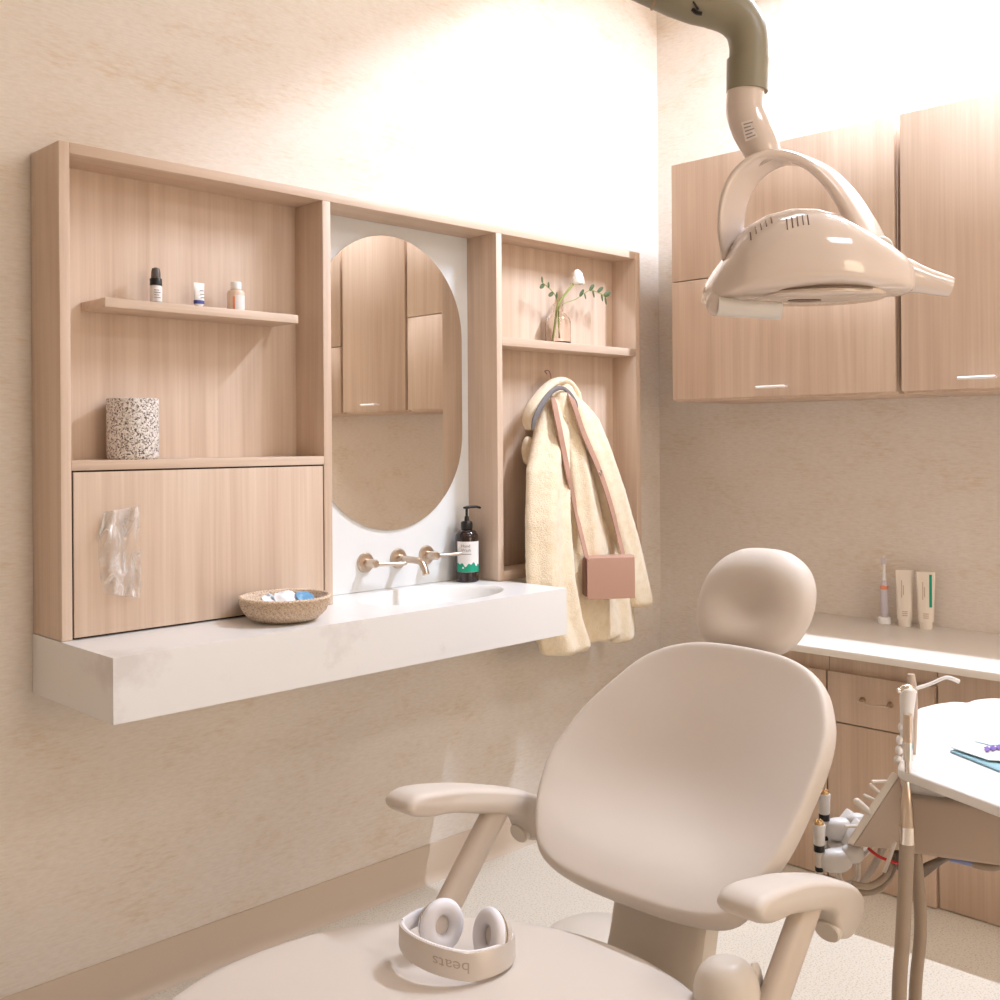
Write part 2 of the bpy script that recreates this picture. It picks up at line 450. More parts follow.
# ------------------------------------------------------------------ niche cabinet on the left wall
XL, XD1a, XD1b, XD2a, XD2b, XRa, XR = -2.403, -1.700, -1.674, -1.048, -1.024, -.350, -.324
YF, ZT, ZB, PT = -.157, 2.025, .9245, .024
cab = thing('niche_cabinet', 'pale oak open niche cabinet with door above the white vanity counter', 'cabinet', (-1.36, 0, ZB))
bv = .0012
obj('side_panel', box(newbm(), (XL, YF, ZB), (XL + PT, -.001, ZT), bv), M['woodv'], cab)
obj('side_panel', box(newbm(), (XRa, YF, ZB), (XR, -.001, ZT), bv), M['woodv'], cab)
obj('top_panel', box(newbm(), (XL + PT, YF, ZT - PT), (XRa, -.001, ZT), bv), M['woodh'], cab)
obj('divider', box(newbm(), (XD1a, YF, ZB), (XD1b, -.001, ZT - PT), bv), M['woodv'], cab)
obj('divider', box(newbm(), (XD2a, YF, ZB), (XD2b, -.001, ZT - PT), bv), M['woodv'], cab)
obj('back_panel', box(newbm(), (XL + PT, -.03, ZB), (XD1a, -.001, ZT - PT)), M['woodv'], cab)
obj('back_panel', box(newbm(), (XD1b, -.026, ZB), (XD2a, -.001, ZT - PT)), M['white'], cab, label='white back panel behind the mirror')
obj('back_panel', box(newbm(), (XD2b, -.05, ZB), (XRa, -.001, ZT - PT)), M['woodv'], cab)
obj('bottom_panel', box(newbm(), (XD2b, YF, ZB), (XRa, -.05, ZB + .028), bv), M['woodh'], cab)
obj('shelf', box(newbm(), (XL + PT, YF, 1.299), (XD1a, -.03, 1.321), bv), M['woodh'], cab)
obj('shelf', box(newbm(), (-2.299, -.155, 1.6685), (-1.777, -.03, 1.690), bv), M['woodh'], cab, label='short floating shelf')
obj('shelf', box(newbm(), (XD2b, YF, 1.655), (XRa, -.05, 1.681), bv), M['woodh'], cab)
dr = obj('door', box(newbm(), (XL + PT + .004, YF, ZB + .004), (XD1a - .004, YF + .018, 1.295), .001), M['woodv'], cab)
obj('shadow_reveal', box(newbm(), (XL + PT, YF + .004, ZB + .0005), (XD1a, YF + .02, 1.299)), M['gap'], cab)

# crumpled clear film hanging out of the door slot
bm = newbm()
LB = [(104, 512), (99, 530), (98, 552), (100, 575), (103, 594)]
RB = [(139, 506), (139.5, 530), (141, 552), (142, 575), (140, 598)]
nu, nv = 28, 40
grid = []
for j in range(nv + 1):
    k = j / nv; row = []
    l = sample([V((a, b, 0)) for a, b in LB], k); r = sample([V((a, b, 0)) for a, b in RB], k)
    for i in range(nu + 1):
        q = i / nu; s = l.lerp(r, q)
        d = .006 + .022 * math.sin(PI * min(1, q * 1.6)) * math.sin(PI * (.12 + .8 * k)) + .018 * noise.noise(V((q * 3.6, k * 4.5, 1.3))) + .016 * abs(noise.noise(V((q * 5 + k * 2, k * 3.5, 4.1))))
        row.append(bm.verts.new(aty(s.x, s.y, YF - max(.002, d))))
    grid.append(row)
for j in range(nv):
    for i in range(nu): bm.faces.new((grid[j][i], grid[j][i + 1], grid[j + 1][i + 1], grid[j + 1][i]))
o = obj('plastic_film', bm, M['film'], loc=aty(120, 597, YF), label='crumpled clear plastic film hanging on the lower left of the oak door', cat='plastic film', angle=180)
md = o.modifiers.new('thick', 'SOLIDIFY'); md.thickness = .0006

# mirror
bm = newbm()
cx, hw, zt, zb = -1.366, .287, 1.966, 1.096
zc1, zc0 = zt - hw, zb + hw
loop = [V((cx + hw * math.cos(a), 0, zc1 + hw * math.sin(a))) for a in [PI * k / 48 for k in range(49)]] + \
       [V((cx + hw * math.cos(a), 0, zc0 + hw * math.sin(a))) for a in [PI + PI * k / 48 for k in range(49)]]
prism(bm, [p + V((0, -.0265, 0)) for p in loop], (0, -.005, 0))
obj('mirror', bm, M['mirror'], loc=(cx, -.027, zb), label='tall pill-shaped frameless mirror on the white panel between the niches', cat='mirror', smooth=False)

# ------------------------------------------------------------------ vanity counter with integral basin
vx0, vx1, vy, vz0, vz1 = -2.405, -1.016, -.408, .788, .9235
van = thing('vanity_counter', 'thick white quartz wall-hung vanity counter with oval basin', 'vanity counter', (-1.7, -.0, vz0))
bm = newbm()
NB = 96
ecx, ecy, ea, eb = -1.365, -.212, .242, .150
def ering(s, z): return [V((ecx + ea * s * math.cos(2 * PI * k / NB), ecy + eb * s * math.sin(2 * PI * k / NB), z)) for k in range(NB)]
def rectpt(k):
    a = 2 * PI * k / NB; dx, dy = ea * math.cos(a), eb * math.sin(a)
    t = 1e9
    if dx > 1e-9: t = min(t, (vx1 - ecx) / dx)
    if dx < -1e-9: t = min(t, (vx0 - ecx) / dx)
    if dy > 1e-9: t = min(t, (-.001 - ecy) / dy)
    if dy < -1e-9: t = min(t, (vy - ecy) / dy)
    return V((ecx + dx * t, ecy + dy * t, vz1))
outer = [rectpt(k) for k in range(NB)]
for cxx, cyy in ((vx0, vy), (vx1, vy), (vx0, -.001), (vx1, -.001)):
    k = min(range(NB), key=lambda i: (outer[i] - V((cxx, cyy, vz1))).length); outer[k] = V((cxx, cyy, vz1))
rings = [[V((p.x, p.y, vz0)) for p in outer], outer, ering(1.0, vz1)]
for s, z in ((.985, vz1 - .003), (.965, vz1 - .012), (.93, vz1 - .035), (.87, vz1 - .06), (.75, vz1 - .082), (.5, vz1 - .095), (.2, vz1 - .1)): rings.append(ering(s, z))
loft(bm, rings)
obj('countertop', bm, M['quartz'], van, angle=35)
dn = lathe(newbm(), [(.024, 0), (.024, .003), (.018, .005), (.004, .004)], T((ecx, ecy, vz1 - .1)))
obj('drain', dn, M['nickel'], van)

# wall faucet set
YP = -.026
def rosette(bm, p, r):
    lathe(bm, [(r, 0), (r, .006), (r * .9, .010), (r * .45, .011), (r * .42, .03), (.002, .031)], align(p, V((0, -1, 0))))
    return bm
tap = thing('wall_faucet', 'brushed nickel spout on the white panel between its two handles', 'faucet', (-1.341, YP, 1.01))
p = V((-1.341, YP, 1.01)); obj('rosette', rosette(newbm(), p, .030), M['nickel'], tap)
obj('spout', tube(newbm(), [p, p + V((0, -.04, 0)), p + V((0.0, -.085, .0)), p + V((.0, -.108, -.005)), p + V((0, -.122, -.024)), p + V((0, -.128, -.038))], .0105, 16), M['nickel'], tap)
for (x, z, lab, kk) in ((-1.465, 1.008, 'brushed nickel lever handle left of the spout', 1), (-1.230, 1.012, 'brushed nickel lever handle right of the spout, beside the soap bottle', -1)):
    p = V((x, YP, z)); t = thing('faucet_handle', lab, 'faucet handle', p, 'faucet handles')
    obj('rosette', rosette(newbm(), p, .029), M['nickel'], t)
    bm = newbm(); lathe(bm, [(.0125, 0), (.0125, .05), (.010, .055), (.002, .056)], align(p, V((0, -1, 0))))
    obj('hub', bm, M['nickel'], t)
    if kk > 0: pts = [p + V((.0, -.045, -.002)), p + V((.04, -.052, -.004)), p + V((.1, -.064, -.006))]
    else: pts = [p + V((.0, -.045, 0)), p + V((.05, -.055, .0)), p + V((.118, -.068, .002))]
    obj('lever', tube(newbm(), pts, [.0068, .006, .0058], 12, rnd=True), M['nickel'], t)

# soap pump bottle
sp = V((-1.108, -.080, vz1))
t = thing('soap_bottle', 'dark pump bottle with white and green label at the basin edge', 'soap bottle', sp)
R0 = .036
obj('bottle', lathe(newbm(), [(R0 - .004, 0), (R0, .004), (R0, .132), (R0 * .96, .145), (R0 * .78, .156), (R0 * .45, .162), (.0135, .163), (.0135, .166)], T(sp)), M['amber'], t)
obj('collar', lathe(newbm(), [(.0175, 0), (.0185, .002), (.0185, .02), (.016, .024), (.008, .026), (.006, .04)], T(sp + V((0, 0, .162))), 24), M['dark'], t)
bm = newbm(); lathe(bm, [(.004, 0), (.004, .03), (.011, .032), (.011, .037), (.003, .039)], T(sp + V((0, 0, .194))), 18)
tube(bm, [sp + V((0, 0, .2295)), sp + V((.03, -.01, .2305)), sp + V((.045, -.015, .226))], [.0048, .0035], 10)
obj('pump', bm, M['dark'], t)
fa = math.atan2(CAM.y - sp.y, CAM.x - sp.x) + .22
def cyl(a, z, r): return sp + V((r * math.cos(a), r * math.sin(a), z))
def wrap(bm, a0, a1, zb_, ztf, r, n=24):
    A = []
    for i in range(n + 1):
        a = a0 + (a1 - a0) * i / n; q = i / n
        A.append((bm.verts.new(cyl(a, zb_, r)), bm.verts.new(cyl(a, ztf(q), r))))
    for i in range(n): bm.faces.new((A[i][0], A[i + 1][0], A[i + 1][1], A[i][1]))
    return bm
lb = obj('label_sheet', wrap(newbm(), fa - 1.15, fa + 1.15,   .032, lambda q: .126, R0 + .0005), M['label'], t, label='white paper label')
obj('label_band', wrap(newbm(), fa - 1.15, fa + 1.15, .0325, lambda q: .056 + .004 * math.sin(q * 13) + .004 * math.sin(q * 29 + 1), R0 + .0009), M['green'], lb, label='green wavy band')
def onlab(x0, z0):
    return lambda c: cyl(fa + (c.x + x0) / R0, z0 + c.y, R0 + .0009 + c.z)
obj('lettering', text_bm('Hand\nWash', .013, None, .0002, onlab(-.026, .106), 'LEFT'), M['ink'], lb, smooth=False)
obj('print', wrap(newbm(), fa - .7, fa + .15, .0865, lambda q: .0885, R0 + .0009), M['ink'], lb)
obj('print', lathe(newbm(), [(.0032, 0), (.0032, .0005), (.0005, .0005)], align(cyl(fa - .55, .046, R0 + .0012), V((math.cos(fa - .55), math.sin(fa - .55), 0))), 10), M['label'], lb)

# woven basket with wrapped samples
bc = atz(287, 621, vz1); bc.z = vz1
bc = V((-1.905, -.275, vz1))
t = thing('wicker_basket', 'small round woven basket on the vanity counter', 'basket', bc)
bm = newbm(); NW = 40; prof = [(.055, .001), (.074, .006), (.091, .019), (.101, .036), (.1045, .048), (.106, .058)]
P = spline([V((r, 0, z)) for r, z in prof], 5)
rings = []
for i, q in enumerate(P):
    rings.append([bc + V(((q.x + .0052 * math.sin(NW * 2 * PI * k / (NW * 4) + i * 1.05)) * math.cos(2 * PI * k / (NW * 4)), (q.x + .0052 * math.sin(NW * 2 * PI * k / (NW * 4) + i * 1.05)) * math.sin(2 * PI * k / (NW * 4)), q.z)) for k in range(NW * 4)])
inner = [[bc + V((max(.01, (q.x - .006)) * math.cos(2 * PI * k / (NW * 4)), max(.01, (q.x - .006)) * math.sin(2 * PI * k / (NW * 4)), q.z + (.003 if i < len(P) - 2 else 0))) for k in range(NW * 4)] for i, q in enumerate(P)]
loft(bm, rings + inner[::-1])
obj('bowl', bm, M['rattan'], t, angle=180)
bm = newbm()
for ph in (0, PI):
    tube(bm, [bc + V(((.106 + .0028 * math.cos(a * 36 + ph)) * math.cos(a), (.106 + .0028 * math.cos(a * 36 + ph)) * math.sin(a), .0585 + .0022 * math.sin(a * 36 + ph))) for a in [2 * PI * k / 220 for k in range(221)]], .0028, 6, sm=False)
obj('rim', bm, M['rattan'], t)
spots = [(-.045, .0, .044, .6, 'white crumpled wrapper at the left inside the basket', 'ribbonw'), (.0, -.012, .048, -.3, 'white folded packet in the middle of the basket', 'ribbonw'), (.055, -.01, .044, .2, 'blue wrapped packet at the right inside the basket', 'blue'), (-.01, .035, .04, 1.1, 'pale blue packet at the back of the basket', 'pale'), (.035, .03, .038, -.8, 'white packet behind the blue one in the basket', 'ribbonw')]
for x, y, z, a, lab, mm_ in spots:
    bm = newbm(); mt = T(bc + V((x, y, z + .006))) @ Matrix.Rotation(a, 4, 'Z') @ Matrix.Rotation(.75, 4, 'X') @ Matrix.Rotation(.2, 4, 'Y')
    tt = bmesh.new(); ellipsoid(tt, (0, 0, 0), (.036, .022, .006), 22, 12, e=.6)
    for v in tt.verts:
        v.co += V((0, 0, .009)) * noise.noise(v.co * 70 + V((a, x * 50, 0))); 
        if abs(v.co.x) > .024: v.co.z *= .3; v.co.y *= 1.25
    merge(bm, tt, 0, mt)
    obj('sample_packet', bm, M[mm_], loc=bc + V((x, y, z)), label=lab, cat='packet', group='wrapped samples in the basket', angle=180)

# planter and little bottles in the left niche
pc = V((-2.205, -.095, 1.321))
t = thing('planter', 'speckled terrazzo cylinder pot on the oak shelf above the door', 'pot', pc)
obj('pot', lathe(newbm(), [(.054, 0), (.0575, .003), (.059, .009), (.059, .140), (.0585, .1425), (.055, .1435), (.053, .142), (.053, .11)], T(pc), 48, cap=True), M['terrazzo'], t)
SZ = 1.690
b1 = V((-2.139, -.085, SZ))
t = thing('spray_bottle', 'small spray bottle with black cap on the short shelf', 'bottle', b1)
obj('bottle', lathe(newbm(), [(.013, 0), (.0145, .002), (.0145, .046), (.012, .049)], T(b1), 24), M['label'], t)
obj('collar', lathe(newbm(), [(.0145, .049), (.0145, .064), (.0135, .066), (.011, .067)], T(b1), 24), M['dark'], t)
obj('nozzle', lathe(newbm(), [(.0115, .066), (.011, .08), (.009, .09), (.004, .0925)], T(b1), 20), mat('smoky_cap', (98, 90, 86), .25), t)
obj('label_band', lathe(newbm(), [(.0147, .003), (.0147, .010)], T(b1), 24, cap=False), M['teal'], t)
bm = newbm()
for k in range(4): box(bm, b1 + V((-.012 + .0, -.0152, .018 + k * .006)), b1 + V((.004 - .003 * (k % 2), -.0146, .0195 + k * .006)))
obj('print', bm, M['ink'], t)
def soft_tube(bm, c, w, d, h, capr, caph, ang, mi=0):
    "cosmetic tube standing on its cap: round at the bottom, flat crimp on top"
    rings = []
    for k in range(11):
        q = k / 10; z = caph + (h - caph) * q
        ww = w * (.42 + .08 * q); dd = max(.0012, d * .5 * (1 - q) ** .8)
        rings.append([c + Matrix.Rotation(ang, 3, 'Z') @ V((ww * math.cos(a), dd * math.sin(a), z)) for a in [2 * PI * i / 24 for i in range(24)]])
    loft(bm, rings); return bm
b2 = V((-2.024, -.085, SZ))
t = thing('cream_tube', 'small white tube with navy band on the short shelf', 'tube', b2)
obj('tube', soft_tube(newbm(), b2, .032, .022, .067, .01, .012, .1), M['tubewhite'], t)
obj('cap', lathe(newbm(), [(.009, 0), (.0095, .001), (.0095, .013)], T(b2), 20), M['tubewhite'], t)
bm = newbm(); rings = []
for q in (.03, .2):
    z = .012 + .055 * q
    rings.append([b2 + Matrix.Rotation(.1, 3, 'Z') @ V(((.032 * (.42 + .08 * q) + .0005) * math.cos(a), (.011 * (1 - q) ** .8 + .0005) * math.sin(a), z)) for a in [2 * PI * i / 24 for i in range(24)]])
loft(bm, rings, caps=False); obj('band', bm, M['navy'], t)
bm = newbm()
for k in range(3): box(bm, b2 + V((-.002, -.0125 + k * .002, .028 + k * .009)), b2 + V((.008, -.0115 + k * .002, .030 + k * .009)))
obj('print', bm, M['ink'], t)
b3 = V((-1.919, -.085, SZ))
t = thing('toner_bottle', 'clear peach bottle with white cap at the right of the short shelf', 'bottle', b3)
obj('bottle', lathe(newbm(), [(.02, 0), (.0225, .002), (.0225, .05), (.02, .056), (.0125, .059), (.0125, .062)], T(b3), 28), M['liquid'], t)
obj('cap', lathe(newbm(), [(.0135, .061), (.0135, .077), (.012, .079), (.003, .0795)], T(b3), 24), M['tubewhite'], t)
sp_keep = sp; sp = b3
fa3 = math.atan2(CAM.y - b3.y, CAM.x - b3.x)
lb = obj('label_sheet', wrap(newbm(), fa3 - .1, fa3 + 1.2, .004, lambda q: .044, .0229), M['label'], t)
obj('print', wrap(newbm(), fa3 - .35, fa3 - .1, .008, lambda q: .04, .0229), M['orange'], lb)
sp = sp_keep

# bud vase
vp = V((-.705, -.105, 1.681))
t = thing('bud_vase', 'small clear glass bottle vase with a white flower on the right niche shelf', 'vase', vp)
obj('bottle', lathe(newbm(), [(.040, 0), (.043, .003), (.043, .07), (.040, .085), (.028, .100), (.016, .108), (.0145, .128), (.0175, .132), (.0155, .134), (.012, .128), (.0135, .108), (.026, .097), (.0385, .08), (.041, .068), (.041, .006), (.01, .004)], T(vp), 32), M['glassc'], t)
fl = thing('white_ranunculus', 'white round flower on a green stem standing in the glass vase', 'flower', vp + V((0, 0, .004)))
top = V((-.622, -.12, 1.912))
obj('stem', tube(newbm(), [vp + V((-.028, 0, .008)), vp + V((-.015, 0, .07)), vp + V((.0, 0, .13)), vp + V((.04, -.008, .18)), top + V((-.008, 0, -.014))], .0038, 10), M['stem'], fl)
bm = newbm()
for r, k, zz in ((.014, 5, 0.006), (.026, 6, .0), (.034, 7, -.006)):
    for i in range(k):
        a = 2 * PI * i / k + r * 100
        d = V((math.cos(a), math.sin(a), 0))
        ellipsoid(bm, top, (.016, .007, .022), 12, 8, align(top + d * (r * .42) + V((0, 0, zz)), V((d.x * -.35, d.y * -.35, 1)), d))
ellipsoid(bm, top, (.020, .020, .024), 14, 10)
obj('petals', bm, M['petal'], fl, angle=180)
eu = thing('eucalyptus_sprig', 'thin eucalyptus twig with small green leaves in the glass vase', 'sprig', vp + V((.005, 0, .01)))
twigs = [[vp + V((.004, 0, .02)), vp + V((.002, 0, .12)), vp + V((-.03, -.01, .165)), vp + V((-.1, -.02, .195))],
         [vp + V((.008, 0, .02)), vp + V((.006, 0, .12)), vp + V((.07, -.02, .155)), vp + V((.14, -.02, .19)), vp + V((.2, -.02, .185)), vp + V((.225, -.02, .175))]]
bm = newbm()
for w_ in twigs: tube(bm, w_, .0016, 6)
obj('twig', bm, M['stem'], eu)
leafs = [(0, .55, 1), (0, .7, -1), (0, .82, 1), (0, .93, -1), (0, 1.0, 1), (1, .45, 1), (1, .53, -1), (1, .6, 1), (1, .66, -1), (1, .74, 1), (1, .82, -1), (1, .9, 1), (1, 1.0, -1), (1, .96, 1)]
for ti, k, s in leafs:
    W_ = spline(twigs[ti], 12); i = min(int(k * (len(W_) - 1)), len(W_) - 2); p = W_[i]; d = (W_[i + 1] - W_[i]).normalized()
    side = (V((0, -.35, 1)) * s + d * .9).normalized()
    bm = newbm(); ln = .026 if ti else .02
    m_ = align(p + side * ln * .55, side, V((0, -1, .3)))
    ellipsoid(bm, p, (.0068, .0016, ln * .6), 12, 8, m_)
    obj('leaf', bm, M['leaf'], eu)

# ------------------------------------------------------------------ wall hook, fleece coat, handbag
hk = V((-.69, -.05, 1.552))
t = thing('coat_hook', 'small nickel wire hook at the top of the coat niche', 'hook', hk)
obj('plate', lathe(newbm(), [(.014, 0), (.014, .004), (.01, .005), (.001, .005)], align(hk, V((0, -1, 0))), 20), M['nickel'], t)
obj('prong', tube(newbm(), [hk, hk + V((0, -.03, -.012)), hk + V((0, -.055, -.005)), hk + V((0, -.062, .006)), hk + V((0, -.060, .014))], .003, 8), M['nickel'], t)

def lobe(bm, rows, y0, dep, n=28, fold=0.0, seed=0):
    "rows: (v, uL, uR[, y offset]) picture rows of a hanging cloth lobe measured on the plane y0"
    rings = []
    R_ = []
    m = len(rows)
    for i in range((m - 1) * 5 + 1):
        k = i / ((m - 1) * 5); x = k * (m - 1); a = min(int(x), m - 2); f = x - a
        q = [rows[a][c] * (1 - f) + rows[a + 1][c] * f for c in range(3)]
        yy = y0 if len(rows[a]) < 4 else rows[a][3] * (1 - f) + rows[a + 1][3] * f
        R_.append((q, yy))
    for i, (q, yy) in enumerate(R_):
        pl, pr_ = aty(q[1], q[0], yy), aty(q[2], q[0], yy)
        c = (pl + pr_) / 2; hw_ = abs(pr_.x - pl.x) / 2
        dd = min(dep, hw_ * .9)
        ring = []
        for k in range(n):
            a = 2 * PI * k / n
            fr = fold * math.sin(a * 5 + seed + i * .05) + .006 * noise.noise(V((math.cos(a) * 2 + seed, math.sin(a) * 2, i * .11)))
            ring.append(V((c.x + (hw_ + fr * .3) * math.cos(a), yy + (dd + fr) * math.sin(a), c.z)))
        rings.append(ring)
    # rounded ends
    def shrink(r, s, dz):
        c = sum(r, V((0, 0, 0))) / len(r); return [c + (v - c) * s + V((0, 0, dz)) for v in r]
    rings = [shrink(rings[0], .55, .012)] + rings + [shrink(rings[-1], .85, -.012), shrink(rings[-1], .5, -.016)]
    loft(bm, rings)
def finish_cloth(o, vox=.006, st=.0035):
    md = o.modifiers.new('remesh', 'REMESH'); md.mode = 'VOXEL'; md.voxel_size = vox; md.use_smooth_shade = True
    md = o.modifiers.new('smooth', 'SMOOTH'); md.iterations = 5; md.factor = .6
    tx = bpy.data.textures.new('fleece_clumps', 'CLOUDS'); tx.noise_scale = .008
    md = o.modifiers.new('clumps', 'DISPLACE'); md.texture = tx; md.strength = st; md.mid_level = .5; md.texture_coords = 'LOCAL'
coat = thing('fleece_coat', 'cream fleece coat hanging on the hook in the right niche', 'coat', V((-.62, -.13, .68)))
bm = newbm()
lobe(bm, [(386, 548, 566, -.10), (400, 544, 572, -.105), (430, 539, 588, -.115), (480, 533, 600, -.13), (540, 536, 612, -.15), (590, 542, 626, -.17), (636, 546, 634, -.175)], -.15, .055, fold=.014, seed=1)
lobe(bm, [(402, 546, 556, -.13), (430, 538, 564, -.16), (470, 528, 566, -.20), (520, 527, 566, -.235), (580, 529, 570, -.255), (620, 534, 578, -.26), (648, 543, 588, -.26)], -.24, .05, fold=.010, seed=4)
lobe(bm, [(395, 556, 568, -.15), (430, 562, 582, -.165), (480, 570, 592, -.19), (530, 574, 602, -.2), (580, 580, 612, -.205), (634, 588, 616, -.205)], -.19, .035, fold=.006, seed=9)
lobe(bm, [(480, 592, 608, -.17), (530, 600, 618, -.19), (580, 606, 628, -.2), (637, 610, 633, -.2)], -.19, .03, fold=.004, seed=2)
body = obj('body', bm, M['fleece'], coat, angle=180); finish_cloth(body)
bm = newbm()
lobe(bm, [(398, 566, 578, -.13), (420, 573, 596, -.16), (450, 582, 608, -.19), (490, 596, 622, -.205), (540, 611, 636, -.21), (580, 622, 645, -.215), (602, 628, 650, -.215)], -.2, .042, fold=.004, seed=6)
sv = obj('sleeve', bm, M['fleece'], coat, angle=180); finish_cloth(sv)
# sleeve end peeking out behind on the left
bm = newbm(); lobe(bm, [(440, 524, 532, -.11), (450, 523, 534, -.11), (460, 525, 534, -.11)], -.11, .02, seed=3)
s2 = obj('sleeve', bm, M['fleece'], coat, angle=180); finish_cloth(s2, .005, .002)
# collar: an arch of thick fleece with grey lining showing inside
colp = [(530, 430, -.14), (528, 420, -.14), (532, 407, -.14), (541, 394, -.13), (551, 384, -.12), (561, 381, -.115), (570, 386, -.12), (577, 396, -.135), (579, 407, -.15)]
bm = newbm()
tube(bm, [aty(u, v, y) for u, v, y in colp], [.014, .017, .018, .018, .018, .019, .018, .016, .012], 14, 6, section=[(math.cos(a) * .72, math.sin(a) * 1.5) for a in [2 * PI * k / 16 for k in range(16)]], ref=V((-1, 0, 1)))
cl = obj('collar', bm, M['fleece'], coat, angle=180); finish_cloth(cl, .006, .003)
bm = newbm()
lin_p = [(532.5, 430, -.185), (534.5, 420, -.19), (540, 408, -.19), (547, 397, -.18), (554, 390, -.17), (562, 388, -.165), (569, 393, -.17), (575, 402, -.18), (577, 408, -.185)]
tube(bm, [aty(u, v, y) for u, v, y in lin_p], [.006, .010, .011, .010, .008, .007, .009, .009, .005], 10, 6, section=[(math.cos(a) * 1.0, math.sin(a) * .5) for a in [2 * PI * k / 12 for k in range(12)]], ref=V((-1, 0, 1)))
obj('collar_lining', bm, M['lining'], coat, angle=180, label='grey collar lining')
bm = newbm(); tube(bm, [aty(547, 374, -.085), aty(545, 371, -.1), aty(549, 371, -.11), aty(551, 378, -.11), aty(549, 384, -.11)], .002, 6)
obj('hanging_loop', bm, M['leatherd'], coat)

bag_c = aty(609, 577, -.285)
hb = thing('handbag', 'small dusty rose leather crossbody bag hanging over the fleece coat', 'handbag', aty(609, 596, -.265))
bex = V((.80, -.60, 0)); bey = V((.60, .80, 0)); bct = aty(609, 576.5, -.285)
mb = frame(bct, bex, bey, V((0, 0, 1)))
bw, bh = .080, .067
obj('pouch', obox(newbm(), mb, (-bw - .004, -.018, -bh + .004), (bw - .004, .030, bh - .006), .008, seg=3), M['leatherd'], hb, label='dark rose gusset')
pr = [(.032, bh - .003), (.03, bh + .001), (-.012, bh + .003), (-.022, bh - .004), (-.026, bh - .06), (-.025, -bh - .002), (-.021, -bh - .002), (-.022, bh - .06), (-.019, bh - .006), (-.012, bh - .001)]
bm = newbm(); loft(bm, [[mb @ V((x, y, z)) for y, z in pr] for x in (-bw + .002, 0, bw)])
obj('flap', bm, M['leather'], hb, angle=30)
from mathutils.bvhtree import BVHTree
dg = bpy.context.evaluated_depsgraph_get()
trees = []
for o_ in (body, sv):
    ev = o_.evaluated_get(dg); m_ = ev.to_mesh(); mw = o_.matrix_world.copy(); mw.translation = ORG[o_.name]
    trees.append(BVHTree.FromPolygons([mw @ v.co for v in m_.vertices], [tuple(p.vertices) for p in m_.polygons])); ev.to_mesh_clear()
def on_coat(u, v, y):
    "the strap point lying on the fleece"
    d = ray(u, v).normalized(); best = aty(u, v, y); bd = 1e9
    for tr in trees:
        h = tr.ray_cast(CAM, d)
        if h[0] is not None and h[3] < bd: bd = h[3]; best = h[0] - d * .017
    return best
def strap(pts, w_):
    bm = newbm(); tube(bm, pts, w_, section=[(.09, 1), (.09, -1), (-.09, -1), (-.09, 1)], n=8, ref=V((0, -1, 0))); return bm
obj('strap', strap([on_coat(u, v, y) for u, v, y in ((553, 397, -.17), (556, 412, -.185), (560, 432, -.2), (564.5, 455, -.225), (569.5, 480, -.245), (574, 502, -.25), (579.5, 528, -.25))] + [aty(587, 559, -.29)], .017), M['leather'], hb)
st2 = obj('strap', strap([on_coat(u, v, y) for u, v, y in ((569, 392, -.165), (575, 408, -.185), (583, 432, -.215), (591, 451, -.23), (599, 470, -.245), (606, 490, -.25), (612.5, 512, -.25), (618.5, 536, -.25))] + [aty(624, 559, -.29)], .018), M['leather'], hb)
bm = newbm(); bp = on_coat(600, 472, -.257) - ray(600, 472).normalized() * .005; lathe(bm, [(.007, 0), (.007, .004), (.004, .006), (.001, .006)], align(bp, V((0, -1, 0))), 14)
box(bm, bp + V((-.009, -.002, -.012)), bp + V((.009, .002, -.009)), .001)
obj('buckle', bm, M['chrome'], st2)

# ------------------------------------------------------------------ wall cabinets on the right wall
def handle(name, p, parent, half=.05, nrm=V((-1, 0, 0))):
    bm = newbm()
    for s in (-1, 1): tube(bm, [p + V((0, s * (half - .008), 0)), p + nrm * .03 + V((0, s * (half - .008), 0))], .003, 8, sm=False)
    tube(bm, [p + nrm * .03 + V((0, -half, 0)), p + nrm * .03 + V((0, half, 0))], .0045, 10, sm=False)
    return obj(name, bm, M['pull'], parent)
XU, UZ0, UZ1 = -.38, 1.487, 2.293
def wall_unit(y0, y1, split, label, split_z=1.8935):
    t = thing('wall_cabinet', label, 'cabinet', (-.18, (y0 + y1) / 2, UZ0), 'oak wall cabinets on the right wall')
    obj('body', box(newbm(), (-.001, y0, UZ0), (XU + .02, y1, UZ1 - .002), .001), M['wood2'], t)
    g = .0016
    if split:
        d1 = obj('door', box(newbm(), (XU + .0195, y0 + -g, UZ0 + .006), (XU, y1 + g, split_z - g), .001), M['wood2'], t)
        obj('door', box(newbm(), (XU + .0195, y0 - g, split_z + g), (XU, y1 + g, UZ1), .001), M['wood2'], t)
    else:
        d1 = obj('door', box(newbm(), (XU + .0195, y0 - g, UZ0 + .006), (XU, y1 + g, UZ1), .001), M['wood2'], t)
    handle('handle', V((XU, (y0 + y1) / 2, 1.522)), d1)
    return t
wall_unit(-.335, -1.122, True, 'oak wall cabinet with two stacked doors nearest the room corner')
wall_unit(-1.137, -1.585, False, 'oak wall cabinet with one tall door, right of the stacked-door cabinet')
wall_unit(-1.60, -2.35, True, 'oak wall cabinet with stacked doors past the tall-door cabinet', 1.8)

